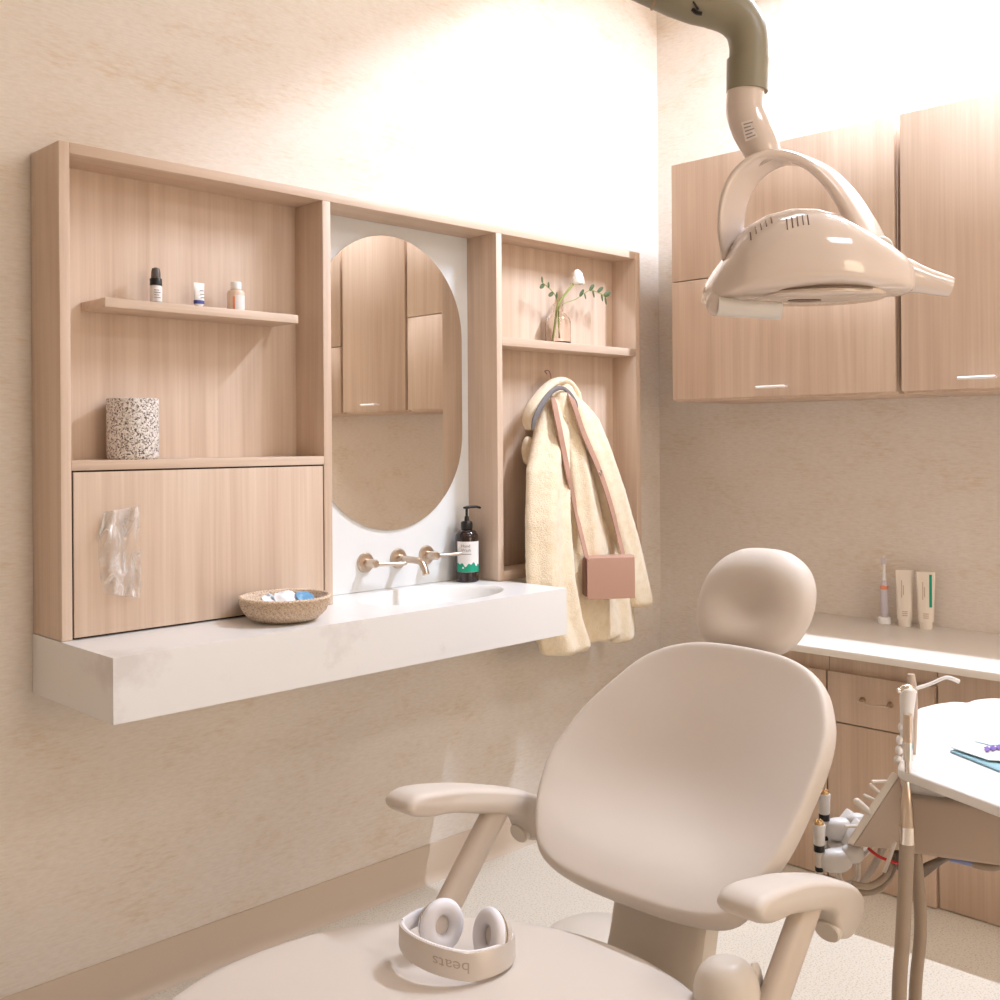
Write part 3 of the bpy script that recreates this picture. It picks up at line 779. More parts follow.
# lower run
CZ0, CZ1, CXF = .738, .759, -.567
XB = -.325
obj('worktop', box(newbm(), (CXF, -2.45, CZ0), (-.001, -.60, CZ1), .002), M['counter'], loc=(-.28, -1.2, CZ0), label='long pale worktop over the oak base cabinets on the right wall', cat='worktop')
def base_unit(y0, y1, label, kind):
    t = thing('base_cabinet', label, 'cabinet', (-.16, (y0 + y1) / 2, 0), 'oak base cabinets under the worktop')
    obj('body', box(newbm(), (-.001, y0, 0), (XB + .018, y1, CZ0 - .0005), .001), M['wood2'], t)
    g = .002
    if kind == 'drawer':
        d = obj('drawer', box(newbm(), (XB + .0175, y0 - g, .488), (XB, y1 + g, .640), .001), M['wood2'], t)
        bm = newbm(); p0, p1 = V((XB, -.987, .568)), V((XB, -1.074, .568))
        for p in (p0, p1): lathe(bm, [(.009, 0), (.009, .003), (.0035, .01), (.0035, .03), (.001, .031)], align(p, V((-1, 0, 0))), 14)
        tube(bm, [p0 + V((-.027, 0, 0)), (p0 + p1) / 2 + V((-.03, 0, -.004)), p1 + V((-.027, 0, 0))], .003, 8)
        obj('handle', bm, M['nickel'], d)
        obj('door', box(newbm(), (XB + .0175, y0 - g, .004), (XB, y1 + g, .484), .001), M['wood2'], t)
    else:
        obj('door', box(newbm(), (XB + .0175, y0 - g, .004), (XB + (.012 if kind == 'recess' else 0), y1 + g, .640 if kind == 'door' else .73), .001), M['wood2'], t)
    return t
base_unit(-.61, -.868, 'narrow oak base cabinet half hidden behind the dental chair back', 'door')
base_unit(-.870, -1.206, 'oak base cabinet with a top drawer, right of the dental chair back', 'drawer')
base_unit(-1.208, -2.44, 'plain oak base cabinet behind the white instrument tray', 'recess')

# things on the worktop
tb = V((-.055, -.93, CZ1))
t = thing('electric_toothbrush', 'slim white electric toothbrush with orange button standing on the worktop', 'toothbrush', tb)
obj('base', lathe(newbm(), [(.020, 0), (.0215, .002), (.0205, .018), (.017, .021)], T(tb), 24), M['tubewhite'], t)
obj('handle', lathe(newbm(), [(.010, .021), (.0125, .03), (.0125, .10), (.011, .128), (.0075, .14)], T(tb), 20), M['lilac'], t)
bm = newbm(); lathe(bm, [(.007, 0), (.007, .002), (.001, .0025)], align(tb + V((-.0122, -.002, .118)), V((-1, -.3, 0))), 14)
lathe(bm, [(.0126, .111), (.0126, .122)], T(tb), 20, cap=False)
obj('button', bm, M['orange'], t)
obj('brush_neck', lathe(newbm(), [(.0065, .14), (.005, .155), (.0038, .19), (.005, .205), (.003, .216)], T(tb), 14), M['tubewhite'], t)
obj('bristles', box(newbm(), tb + V((-.013, -.005, .192)), tb + V((-.002, .005, .214)), .001), M['lilac'], t)
for y, lab, gr in ((-1.0, 'cream paste tube standing on the worktop next to the toothbrush', 0), (-1.068, 'cream paste tube with a green stripe at the right on the worktop', 1)):
    c = V((-.06, y, CZ1)); t = thing('paste_tube', lab, 'tube', c, 'cream tubes on the worktop')
    obj('tube', soft_tube(newbm(), c, .056, .036, .178, .015, .022, PI / 2 + .42), M['tubecream'], t)
    obj('cap', lathe(newbm(), [(.0185, 0), (.0195, .001), (.0195, .022), (.018, .0235)], T(c), 24), M['tubecream'], t)
    e1 = Matrix.Rotation(PI / 2 + .42, 3, 'Z') @ V((1, 0, 0)); nn = V((-e1.y, e1.x, 0))
    if nn.dot(CAM - c) < 0: nn = -nn
    if e1.dot(Rt) < 0: e1 = -e1
    def tubept(x, q, lift=.001):
        ww = .056 * (.42 + .08 * q); dd = max(.0012, .018 * (1 - q) ** .8)
        s = max(0, 1 - (x / ww) ** 2) ** .5
        return c + e1 * x + nn * (dd * s + lift) + V((0, 0, .022 + .156 * q))
    if gr:
        bm = newbm(); A = [[bm.verts.new(tubept(x, q)) for x in (.010, .018)] for q in [.3 + .65 * i / 10 for i in range(11)]]
        for i in range(10): bm.faces.new((A[i][0], A[i][1], A[i + 1][1], A[i + 1][0]))
        obj('stripe', bm, M['green'], t, label='green stripe')
    inkm = M.setdefault('tan_ink', None) or mat('tan_ink', (204, 176, 150), .6); M['tan_ink'] = inkm
    for x, q0, q1 in ((-.009, .45, .8), (-.004, .5, .7)):
        bm = newbm(); A = [[bm.verts.new(tubept(x + dx, q)) for dx in (-.0012, .0012)] for q in [q0 + (q1 - q0) * i / 6 for i in range(7)]]
        for i in range(6): bm.faces.new((A[i][0], A[i][1], A[i + 1][1], A[i + 1][0]))
        obj('print', bm, inkm, t)
    for k in range(3):
        bm = newbm(); q = .08 + .04 * k; A = [[bm.verts.new(tubept(x, qq)) for qq in (q, q + .018)] for x in [-.008 + .016 * i / 6 for i in range(7)]]
        for i in range(6): bm.faces.new((A[i][0], A[i][1], A[i + 1][1], A[i + 1][0]))
        obj('print', bm, inkm, t)

# ------------------------------------------------------------------ dental chair
YCH = -1.345
SZT = .515
ch = thing('dental_chair', 'reclined taupe vinyl dental chair with two armrests in the middle of the room', 'dental chair', (-2.1, YCH, 0))
def cushion(prof, P, tilt, thick, dish, name, m, parent, bulge=None, rim=.4, nseg=72, sub=1):
    "prof: (u along the cushion, half width); a padded shell lying in the plane tilted by tilt"
    up = V((math.cos(tilt), 0, math.sin(tilt))); nr = V((-math.sin(tilt), 0, math.cos(tilt))); sdv = V((0, 1, 0))
    right = [V((p_[1], p_[0], 0)) for p_ in prof]; left = [V((-p_[-1], p_[0], 0)) for p_ in prof[::-1]]
    lp = spline(right + left, 6, True)
    # resample evenly
    L_ = [0]
    for i in range(len(lp)): L_.append(L_[-1] + (lp[(i + 1) % len(lp)] - lp[i]).length)
    loop_ = []
    for k in range(nseg):
        d = L_[-1] * k / nseg
        i = max(j for j in range(len(lp)) if L_[j] <= d + 1e-9); f = (d - L_[i]) / max(1e-9, L_[i + 1] - L_[i])
        loop_.append(lp[i].lerp(lp[(i + 1) % len(lp)], f))
    u0, u1 = prof[0][0], prof[-1][0]; cc = V((0, (u0 + u1) / 2, 0))
    bm = newbm(); rings = []
    def place(q, h): return P + sdv * q.x + up * q.y + nr * h
    def front(q, s):
        k = (q.y - u0) / (u1 - u0)
        h = thick * .5 - dish * (1 - s * s) + (bulge(q, k, s) if bulge else 0)
        return h
    for s in (.04, .2, .38, .55, .7, .82, .9, .955):
        rings.append([place(cc + (q - cc) * s, front(cc + (q - cc) * s, s)) for q in loop_])
    for a in (30, 60, 90, 120, 150):
        c_ = math.cos(math.radians(a)); s_ = math.sin(math.radians(a))
        sh = .955 + .045 * s_
        rings.append([place(cc + (q - cc) * sh, thick * .5 * c_ + (bulge(cc + (q - cc) * .955, ((cc + (q - cc) * .955).y - u0) / (u1 - u0), .955) * max(0, c_) if bulge else 0)) for q in loop_])
    for s in (.9, .7, .4, .05): rings.append([place(cc + (q - cc) * s, -thick * .5 - .012 * (1 - s)) for q in loop_])
    loft(bm, rings)
    return obj(name, bm, m, parent, angle=180, sub=sub)
BT = math.radians(45)
BP = V((-1.949, YCH + .004, .596))
bprof = [(-.010, .05, .07), (-.004, .125, .15), (.012, .186, .208), (.045, .221, .230), (.078, .248, .239), (.111, .265, .246), (.145, .276, .254), (.178, .285, .258), (.211, .285, .260), (.244, .280, .261), (.277, .274, .262), (.311, .265, .262), (.344, .250, .258), (.377, .232, .251), (.41, .213, .235), (.443, .191, .216), (.476, .150, .178), (.498, .095, .12), (.506, .035, .045)]
nrB = V((-math.sin(BT), 0, math.cos(BT)))
def bb(q, k, s):
    return -.026 * math.exp(-((k - .40) / .26) ** 2) * (1 - (q.x / .3) ** 2) + .012 * math.exp(-((k - .12) / .12) ** 2) * (1 - s ** 4)
bprof = [(p_[0] * 1.02 - (.008 if p_[0] < .05 else 0), p_[1] * 1.02, p_[2] * 1.015) for p_ in bprof]
back = cushion(bprof, BP - nrB * .022, BT, .056, .034, 'backrest', M['vinyl'], ch, bb)
HT = math.radians(60)
hprof = [(-.110, .032), (-.104, .078), (-.082, .106), (-.045, .123), (-.005, .128), (.04, .121), (.075, .101), (.098, .072), (.111, .034)]
nrH = V((-math.sin(HT), 0, math.cos(HT)))
def pillow(prof, P, tilt, name, m, parent):
    up = V((math.cos(tilt), 0, math.sin(tilt))); nr = V((-math.sin(tilt), 0, math.cos(tilt))); sdv = V((0, 1, 0))
    lp = spline([V((w_, u, 0)) for u, w_ in prof] + [V((-w_, u, 0)) for u, w_ in prof[::-1]], 4, True)
    bm = newbm(); rings = []
    for i in range(1, 26):
        a = PI * i / 26; s = math.sin(a) ** .75; c = math.cos(a)
        ring = []
        for q in lp:
            h = (.052 if c > 0 else .045) * math.copysign(abs(c) ** .9, c)
            if c > 0: h -= .038 * math.exp(-((q.y * s + .030) / .05) ** 2 - (q.x * s / .075) ** 2)
            ring.append(P + sdv * (q.x * s) + up * (q.y * s) + nr * h)
        rings.append(ring)
    loft(bm, rings)
    return obj(name, bm, m, parent, angle=180)
pillow(hprof, V((-1.506, YCH + .012, 1.042)) - nrH * .02, HT, 'headrest', M['vinyl'], ch)
# headrest bracket
bm = newbm(); prism(bm, [V((-1.555, YCH - .035, .91)), V((-1.465, YCH - .035, 1.02)), V((-1.445, YCH - .035, 1.0)), V((-1.535, YCH - .035, .89))], (0, .07, 0), .003)
obj('headrest_bracket', bm, M['plastic'], ch)
# seat: long flat pad with a rounded end
sprof = [(-1.22, .16), (-1.2, .24), (-1.1, .31), (-.95, .34), (-.8, .37)] + [(-.455 + .455 * math.sin(math.radians(g)), .44 * math.cos(math.radians(g))) for g in (-30, -10, 10, 25, 40, 52, 63, 73, 81, 87)]
cushion(sprof, V((-1.965, -1.375, SZT - .045)), 0, .09, .004, 'seat', M['vinyl'], ch, nseg=110)
obj('seat_frame', box(newbm(), (-3.15, YCH - .2, SZT - .16), (-2.16, YCH + .2, SZT - .095), .02, 3), M['plastic'], ch)
bm = newbm()
sec = lambda c, hw_, th: [c + V((0, -hw_, 0)), c + V((th, -hw_, 0)), c + V((th, hw_, 0)), c + V((0, hw_, 0))]
path = [(-1.76, .62, .085), (-1.81, .53, .084), (-1.84, .43, .082), (-1.88, .37, .08), (-2.2, .35, .08)]
tube(bm, [V((x, YCH, z)) for x, z, _ in path], 1.0, section=[(.03, .088), (.03, -.088), (.02, -.1), (-.02, -.1), (-.03, -.088), (-.03, .088), (-.02, .1), (.02, .1)], n=6, ref=V((-1, 0, .3)))
obj('back_support', bm, M['plastic'], ch)
obj('pedestal', box(newbm(), (-2.95, YCH - .13, .06), (-2.35, YCH + .13, SZT - .155), .05, 4), M['plastic'], ch)
obj('base_plate', box(newbm(), (-3.1, YCH - .22, .001), (-1.95, YCH + .22, .065), .025, 3), M['plastic'], ch)
# hinge cover beside the seat end
hp = att(727, 1000, 1.62)
bm = newbm(); ellipsoid(bm, hp, (.052, .05, .062), 24, 16, e=.75); obj('hinge_cover', bm, M['plastic'], ch)
bm = newbm(); ellipsoid(bm, hp, (.02, .012, .055), 18, 12, T(hp + V((.045, -.02, -.005)))); obj('hinge_cap', bm, M['plastic'], ch)
def armrest(yc, cut=0, sx=0, sz=0):
    prof = [(-2.190, .704), (-2.182, .718), (-2.155, .725), (-2.09, .717), (-2.01, .700), (-1.90, .668), (-1.83, .640), (-1.79, .607), (-1.788, .578), (-1.808, .559), (-1.838, .553), (-1.864, .563), (-1.877, .586), (-1.893, .612), (-1.94, .632), (-2.0, .648), (-2.08, .670), (-2.14, .678), (-2.178, .690)]
    prof = [(x + sx + cut * max(0, min(1, (-1.9 - x) / .2)), z + sz - .3 * cut * max(0, min(1, (-1.9 - x) / .2))) for x, z in prof]
    lp = spline([V((x, 0, z)) for x, z in prof], 4, True)
    cc = sum(lp, V((0, 0, 0))) / len(lp)
    hw_ = .034; rings = []
    for y, off in ((-hw_ + .000, -.0095), (-hw_ + .002, -.005), (-hw_ + .007, -.0015), (-hw_ + .013, 0), (hw_ - .013, 0), (hw_ - .007, -.0015), (hw_ - .002, -.005), (hw_, -.0095)):
        r = []
        n = len(lp)
        for i, p in enumerate(lp):
            tg = (lp[(i + 1) % n] - lp[i - 1]).normalized(); nn = V((tg.z, 0, -tg.x))
            # outward normal (profile runs clockwise seen from -y)
            sgn = -1
            hwp = y * (.80 if (p.z - sz < .60 and p.x - sx > -1.89) else .9 if (p.z - sz < .625 and p.x - sx > -1.90) else 1) * (1 + .25 * max(0, min(1, (-1.95 + sx - p.x) / .15)) - .12)
            r.append(V((p.x, yc + hwp, p.z)) + nn * sgn * (-off) * -1)
        rings.append(r)
    bm = newbm(); loft(bm, rings)
    a = obj('armrest', bm, M['vinyl'], ch, angle=180)
    bm = newbm()
    bm.free()
    bm = newbm(); cm = align(V((-1.868 + sx, yc, .573 + sz)), V((-.95, 0, -.30)), V((0, 0, 1)))
    loft(bm, [[cm @ V((.0225 * k_ * math.cos(t_), .0195 * k_ * math.sin(t_), z_)) for t_ in [2 * PI * q_ / 28 for q_ in range(28)]] for k_, z_ in ((1, -.004), (1, .0065), (.9, .009), (.1, .0095))])
    obj('end_cap', bm, M['plastic'], a)
    bm = newbm()
    top_, bot_ = V((-1.925 + sx, yc, .648 + sz)), V((-2.215 + sx, yc, .32))
    tube(bm, [top_, top_.lerp(bot_, .5), bot_], .027, 20, 2, section=[(math.cos(a_) * 1.1, math.sin(a_) * .75) for a_ in [2 * PI * k / 20 for k in range(20)]])
    obj('post', bm, M['metalpaint'], a)
    return a
armrest(-1.645, .05, .085, -.010)
armrest(-1.005, 0, .03)
fc = V((-1.18, -.66, 0))
bm = newbm(); lathe(bm, [(.13, 0), (.15, .012), (.145, .03), (.11, .05), (.05, .06), (.004, .061)], T(fc), 36)
t = thing('foot_control', 'low round beige foot control on the floor behind the chair', 'foot control', fc)
obj('housing', bm, M['plastic'], t)

# ------------------------------------------------------------------ headphones on the seat
hO = atz(458, 958, SZT); hO.z = SZT
hd = thing('headphones', 'champagne over-ear headphones with pale cushions lying on the seat', 'headphones', hO)
e1, e2, e3 = Rt0.normalized(), Fw.copy(), V((0, 0, 1))
def hl(x, y, z): return hO + e1 * x + e2 * y + e3 * z
def bandpt(a, h, r=1.0):
    x = -.001 + .095 * r * math.cos(a); y = .000 + .088 * r * math.sin(a)
    z0 = .003 + max(0, -.20 * (x - .02)) + .05 * max(0, y + .04)
    lean = -.10 * h
    return hl(x, y + lean * math.sin(a), z0 + h)
def bandmesh(h0, h1, r0, r1):
    bm = newbm(); rings = []
    for i in range(61):
        a = PI * .98 + PI * 1.04 * i / 60
        tp = 1 - .25 * abs(i / 30 - 1) ** 3
        rings.append([bandpt(a, h0 + .003 * (1 - tp), r0), bandpt(a, h0 * 1 + .001, r1), bandpt(a, h1 * tp - .001, r1), bandpt(a, h1 * tp, r1 * .995), bandpt(a, h1 * tp, r0)])
    loft(bm, rings); return bm
hbnd = obj('headband', bandmesh(.0, .043, .955, 1.0), M['band'], hd, angle=60)
obj('band_lining', bandmesh(.002, .044, .91, .958), M['bandin'], hbnd, angle=60, label='white inner padding')
def onband(c):
    a = 1.5 * PI - .07 - (c.x) / .080      # upside-down word
    return bandpt(a, .022 - c.y * 1.0, 1.003 + c.z)
obj('lettering', text_bm('beats', .024, None, .0012, onband), M['logo'], hbnd, smooth=False)
for side, (cu, cv), nrm, zc_, rot in (('l', (442, 925), V((.50, -.84, .10)), SZT + .044, 0), ('r', (489, 935), V((-.80, -.52, .22)), SZT + .044, 0)):
    c = atz(cu, cv, zc_)
    n = (e1 * nrm.x + e2 * nrm.y + e3 * nrm.z).normalized()
    mt = align(c, n)
    bm = newbm()
    rings = []
    for i in range(40):
        A = 2 * PI * i / 40
        rings.append([mt @ V(((.0265 + .0135 * math.cos(b_)) * math.cos(A), (.0285 + .0135 * math.cos(b_)) * math.sin(A) * 1.02, .011 * math.sin(b_))) for b_ in [2 * PI * k / 14 for k in range(14)]])
    loft(bm, rings, closed=True)
    cup = bm
    hs = newbm(); lathe(hs, [(.034, -.004), (.037, -.008), (.036, -.018), (.028, -.026), (.012, -.029), (.001, -.03)], mt, 36)
    hz = obj('ear_cup', hs, M['band'], hd)
    obj('cushion', cup, M['cups'], hz, angle=180, label='pale grey ear cushion')
    obj('mesh_cover', lathe(newbm(), [(.018, -.003), (.017, -.002), (.001, -.002)], mt, 24), mat('speaker_mesh', (206, 194, 184), .7), hz)
    obj('chrome_ring', lathe(newbm(), [(.0375, -.012), (.0385, -.0105), (.0375, -.009)], mt, 36, cap=False), M['chrome'], hz)
    sgn = 1 if side == 'r' else -1
    end = bandpt(PI * .98 if side == 'l' else PI * 2.02, .022, .95)
    bk = mt @ V((0, 0, -.024))
    bm = newbm()
    mid = end.lerp(bk, .5) + e2 * .012 + e3 * .006
    tube(bm, [end, mid, bk + e3 * .006], [.014, .015, .019], section=[(math.cos(a_) * .28, math.sin(a_)) for a_ in [2 * PI * k / 16 for k in range(16)]], ref=(e1 * sgn))
    obj('slider_arm', bm, M['cups'], hd)

# ------------------------------------------------------------------ dental operating lamp
LT = 1.8
def lp_(u, v, d=0.0): return att(u, v, LT) + Fw * d
lo = att(815, 297, LT)
lamp = thing('operating_lamp', 'glossy white dental operating lamp on a grey-green arm above the chair', 'dental lamp', V((lo.x, lo.y, lo.z)))
st = [(704, 293, 305, .02), (707, 283, 312, .045), (714, 271, 315, .066), (724, 257, 312, .083), (733, 241, 309, .095), (745, 228, 306, .104), (762, 218, 303, .111), (785, 212, 301, .115), (808, 212, 300, .115), (828, 217, 299, .111), (845, 226, 298, .103), (862, 235, 297, .092), (880, 244, 295, .076), (896, 254, 293, .058), (905, 261, 291, .042)]
bm = newbm(); rings = []
tab = []
for i in range(len(st) * 3 - 2):
    k = i / 3; a = min(int(k), len(st) - 2); f = k - a
    tab.append([st[a][c] * (1 - f) + st[a + 1][c] * f for c in range(4)])
for u, vt, vb, d in tab:
    pt, pb = att(u, vt, LT), att(u, vb, LT)
    zt_, zb_ = pt.z, lo.z + (pb.z - lo.z) * .35
    base = V((pt.x, pt.y, 0)); H_ = zt_ - zb_
    ring = []
    for k in range(40):
        a = 2 * PI * k / 40
        ca, sa = math.cos(a), math.sin(a)
        y = d * math.copysign(abs(ca) ** .75, ca)
        if sa >= 0: z = zb_ + H_ * (.30 + .70 * abs(sa) ** .9)
        else: z = zb_ + H_ * .30 * (1 - abs(sa) ** .55)
        ring.append(base + Fw * y + V((0, 0, z)))
    rings.append(ring)
loft(bm, rings)
shell = obj('shell', bm, M['lampwhite'], lamp, angle=180)
# underside lens
bm = newbm(); c = lp_(808, 297)
mt = frame(V((c.x, c.y, lo.z + .0005)), Rt0, Fw, V((0, 0, 1)))
loft(bm, [[mt @ V((.116 * s * math.cos(a) + .012, .096 * s * math.sin(a), z)) for a in [2 * PI * k / 40 for k in range(40)]] for s, z in ((1, .004), (1, -.003), (.96, -.005), (.5, -.006), (.05, -.006))])
ln = obj('lens', bm, M['lens'], lamp)
bm = newbm(); loft(bm, [[mt @ V((.028 * s * math.cos(a) - .006, .016 * s * math.sin(a), z)) for a in [2 * PI * k / 24 for k in range(24)]] for s, z in ((1, -.005), (1, -.007), (.1, -.0075))])
obj('sensor', bm, M['slot'], ln)
bm = newbm()
tube(bm, [mt @ V((x, -.096 * math.sqrt(max(0, 1 - ((x - .012) / .118) ** 2)) - .003, .002)) for x in [-.09 + .17 * i / 12 for i in range(13)]], .0014, 6)
obj('seam', bm, M['slot'], shell)
def shell_z(u, d):
    "height of the shell at picture column u and depth d (front half)"
    a = 0
    for i in range(len(st) - 1):
        if st[i][0] <= u <= st[i + 1][0]: a = i; break
    f = (u - st[a][0]) / (st[a + 1][0] - st[a][0])
    vt, dd = st[a][1] * (1 - f) + st[a + 1][1] * f, st[a][3] * (1 - f) + st[a + 1][3] * f
    pt = att(u, vt, LT); H_ = pt.z - lo.z
    ca = min(1, abs(d) / dd) ** (1 / .75); sa = math.sqrt(max(0, 1 - ca * ca))
    return V((pt.x, pt.y, 0)) + Fw * d + V((0, 0, lo.z + H_ * (.30 + .70 * sa ** .9)))
for k, u in enumerate((741, 746, 751, 756, 761, 773, 778, 783, 788, 793)):
    bm = newbm(); tube(bm, [shell_z(u - 1.5 * q, (-.066 if u < 765 else -.084) - .016 * q) - V((0, 0, .0006)) for q in (0, .33, .66, 1)], .0011, 6)
    obj('vent_slot', bm, M['slot'], shell)
# grips
bm = newbm()
tube(bm, [lp_(893, 272, 0), lp_(915, 279, -.005), lp_(948, 288, -.01)], [.031, .028, .021, .0165], 20, section=[(math.cos(a_), math.sin(a_) * .95) for a_ in [2 * PI * k / 20 for k in range(20)]])
obj('grip', bm, M['lampwhite'], lamp)
bm = newbm(); tube(bm, [lp_(712, 310, -.05), lp_(740, 313, -.055), lp_(772, 315, -.06)], [.0155, .0145, .0142], 20, sm=True)
obj('grip', bm, M['handle'], lamp)
bm = newbm(); ellipsoid(bm, lp_(712, 306, -.04), (.018, .018, .022)); obj('grip_socket', bm, M['lampwhite'], lamp)
# yoke
yk = [(735, 262, 0), (731, 232, 0), (733, 206, 0), (741, 184, 0), (756, 167, 0), (776, 158, 0), (800, 160, 0), (822, 171, 0), (842, 191, 0), (858, 216, 0), (870, 240, 0), (876, 256, 0)]
Pk = spline([lp_(u, v, d) for u, v, d in yk], 6)
wd = [.0065, .0065, .007, .0075, .0085, .0095, .010, .011, .013, .015, .015]
YD = (Fw * .72 + Rt0 * .69).normalized()
bm = newbm(); rings = []
sect = []
for k in range(20):
    a = 2 * PI * k / 20; sect.append((math.copysign(abs(math.cos(a)) ** .6, math.cos(a)), math.copysign(abs(math.sin(a)) ** .6, math.sin(a))))
for i, p in enumerate(Pk):
    d = (Pk[min(i + 1, len(Pk) - 1)] - Pk[max(i - 1, 0)]).normalized(); nn = d.cross(YD).normalized(); w_ = sample(wd, i / (len(Pk) - 1))
    rings.append([p + nn * (a * w_) + YD * (b_ * (.037 + .014 * i / (len(Pk) - 1))) for a, b_ in sect])
loft(bm, rings)
obj('yoke', bm, M['lampwhite'], lamp, angle=60)
bm = newbm(); pv = lp_(874, 252, -.028); lathe(bm, [(.021, 0), (.021, .006), (.018, .009), (.002, .0095)], align(pv, -Fw), 24); obj('pivot_cap', bm, M['handle'], lamp)
# neck and arm
bm = newbm(); tube(bm, [lp_(768, 163), lp_(761, 148), lp_(751, 128), lp_(745, 110), lp_(746, 86)], [.024, .031, .033, .032, .031], 28)
nk = obj('neck', bm, M['lampwhite'], lamp)
def sticker(c):
    p = att(745 + c.x, 137 - c.y * 1 + c.x * .45 * 0, LT)
    return p
bm = newbm(); q = [(737, 128), (749, 125), (753, 142), (741, 147)]
f = [bm.verts.new(att(u, v, LT) - Fw * (.0335 - .00004 * (u - 745) ** 2)) for u, v in q]; bm.faces.new(f)
stk = obj('sticker', bm, mat('sticker_paper', (222, 206, 194), .5), nk)
bm = newbm()
for k in range(5):
    a0 = .12 + k * .18
    A = [V((q[0][0], q[0][1])).lerp(V((q[3][0], q[3][1])), s) for s in (a0, a0 + .07)]; B = [V((q[1][0], q[1][1])).lerp(V((q[2][0], q[2][1])), s) for s in (a0, a0 + .07)]
    B = [a_.lerp(b_, .85 - .2 * (k % 2)) for a_, b_ in zip(A, B)]; A = [a_.lerp(b_, .12) for a_, b_ in zip(A, B)]
    bm.faces.new([bm.verts.new(att(p.x, p.y, LT) - Fw * .0345) for p in (A[0], B[0], B[1], A[1])])
obj('print', bm, M['ink'], stk)
bm = newbm(); tube(bm, [lp_(747, 92), lp_(748, 60)], [.0345, .0355], 28, sm=False)
obj('collar', bm, M['lampgrey'], lamp)
bm = newbm(); tube(bm, [lp_(748, 66), lp_(749, 46), lp_(745, 28), lp_(733, 14), lp_(714, 6), lp_(694, 3), lp_(668, -4, .0)], [.0325, .033, .034, .036, .037, .034, .030], 28)
eb_ = obj('elbow', bm, M['lampgrey'], lamp)
bm = newbm(); tube(bm, [lp_(722, 4, -.012), lp_(703, -2, -.016), lp_(680, -8, -.014)], [.024, .026, .022], 20, rnd=True)
obj('joint_cover', bm, M['lampgrey'], eb_)
bm = newbm(); tube(bm, [lp_(690, 15, -.024), lp_(694, 19, -.026), lp_(699, 20, -.027)], .0035, 8); tube(bm, [lp_(690, 9, -.03), lp_(695, 17, -.031)], .002, 8)
obj('joint_slot', bm, M['dark'], eb_)
p0 = lp_(676, -2); d_ = (lp_(640, -18) - p0).normalized()
hub_ = p0 + d_ * .62
bm = newbm(); tube(bm, [p0, p0 + d_ * .3, hub_], [.032, .030, .030], 24)
obj('arm', bm, M['lampgrey'], lamp)
bm = newbm(); tube(bm, [p0 + d_ * .028, p0 + d_ * .032], .0335, 24, sm=False); obj('arm_ring', bm, mat('tan_ring', (172, 142, 112), .4), lamp)
bm = newbm(); tube(bm, [hub_ + V((0, 0, -.05)), V((hub_.x, hub_.y, ZC0 - .03))], .034, 24, sm=False); obj('ceiling_post', bm, M['lampgrey'], lamp)
obj('ceiling_flange', lathe(newbm(), [(.11, 0), (.11, .02), (.05, .03)], T((hub_.x, hub_.y, ZC0 - .03)), 32), M['lampgrey'], lamp)

# ------------------------------------------------------------------ delivery unit with instrument tray
DT = 1.8
du = thing('delivery_unit', 'dental delivery unit with a white tray and grey housing at the right', 'dental unit', V((-1.35, -1.9, 0)))
TZ = .80
tp = [(-1.628, -1.690), (-1.42, -1.618), (-1.211, -1.543), (-1.15, -1.553), (-1.100, -1.573), (-1.092, -1.598), (-1.060, -1.598), (-1.02, -1.615), (-.97, -1.68), (-.97, -2.15), (-1.72, -2.15), (-1.745, -1.99), (-1.70, -1.876)]
tpr = []
for i, p in enumerate(tp):
    a, b_, c = V(tp[i - 1]), V(p), V(tp[(i + 1) % len(tp)])
    r_ = min(.014, (a - b_).length * .3, (c - b_).length * .3)
    p0_, p1_ = b_ + (a - b_).normalized() * r_, b_ + (c - b_).normalized() * r_
    for s in (0, .33, .66, 1): tpr.append((p0_ * (1 - s) ** 2 + b_ * 2 * s * (1 - s) + p1_ * s * s))
bm = newbm(); n_ = len(tpr); cen = V((-1.35, -1.85))
def off(p, s): return p + (cen - p).normalized() * s
loft(bm, [[V((off(p, o_).x, off(p, o_).y, z)) for p in tpr] for o_, z in ((.006, TZ - .020), (.0, TZ - .016), (0, TZ - .004), (.002, TZ - .001), (.006, TZ), (.012, TZ), (.013, TZ - .001))])
obj('tray', bm, M['traywhite'], du, angle=50)
# housing box below
qa, qb = att(898, 850, 1.82), att(1000, 864, 1.757)
dx = V((qb.x - qa.x, qb.y - qa.y, 0)).normalized(); dn_ = V((-dx.y, dx.x, 0))
if dn_.dot(Fw) < 0: dn_ = -dn_
zb0, zb1 = .655, .752
mtb = frame(V((qa.x, qa.y, 0)), dx, dn_, V((0, 0, 1)))
bm = newbm(); obox(bm, mtb, (.0, 0, zb0), (.5, .26, zb1), .008, seg=3)
hs_ = obj('housing', bm, M['boxgrey'], du)
bm = newbm(); obox(bm, mtb, (.08, .03, zb1 - .001), (.46, .24, TZ - .0205), .003); obj('tray_mount', bm, M['dark'], du)
bm = newbm(); obox(bm, mtb, (.012, .02, zb1 - .002), (.075, .2, zb1 + .018), .004); obj('ledge', bm, M['traywhite'], du)
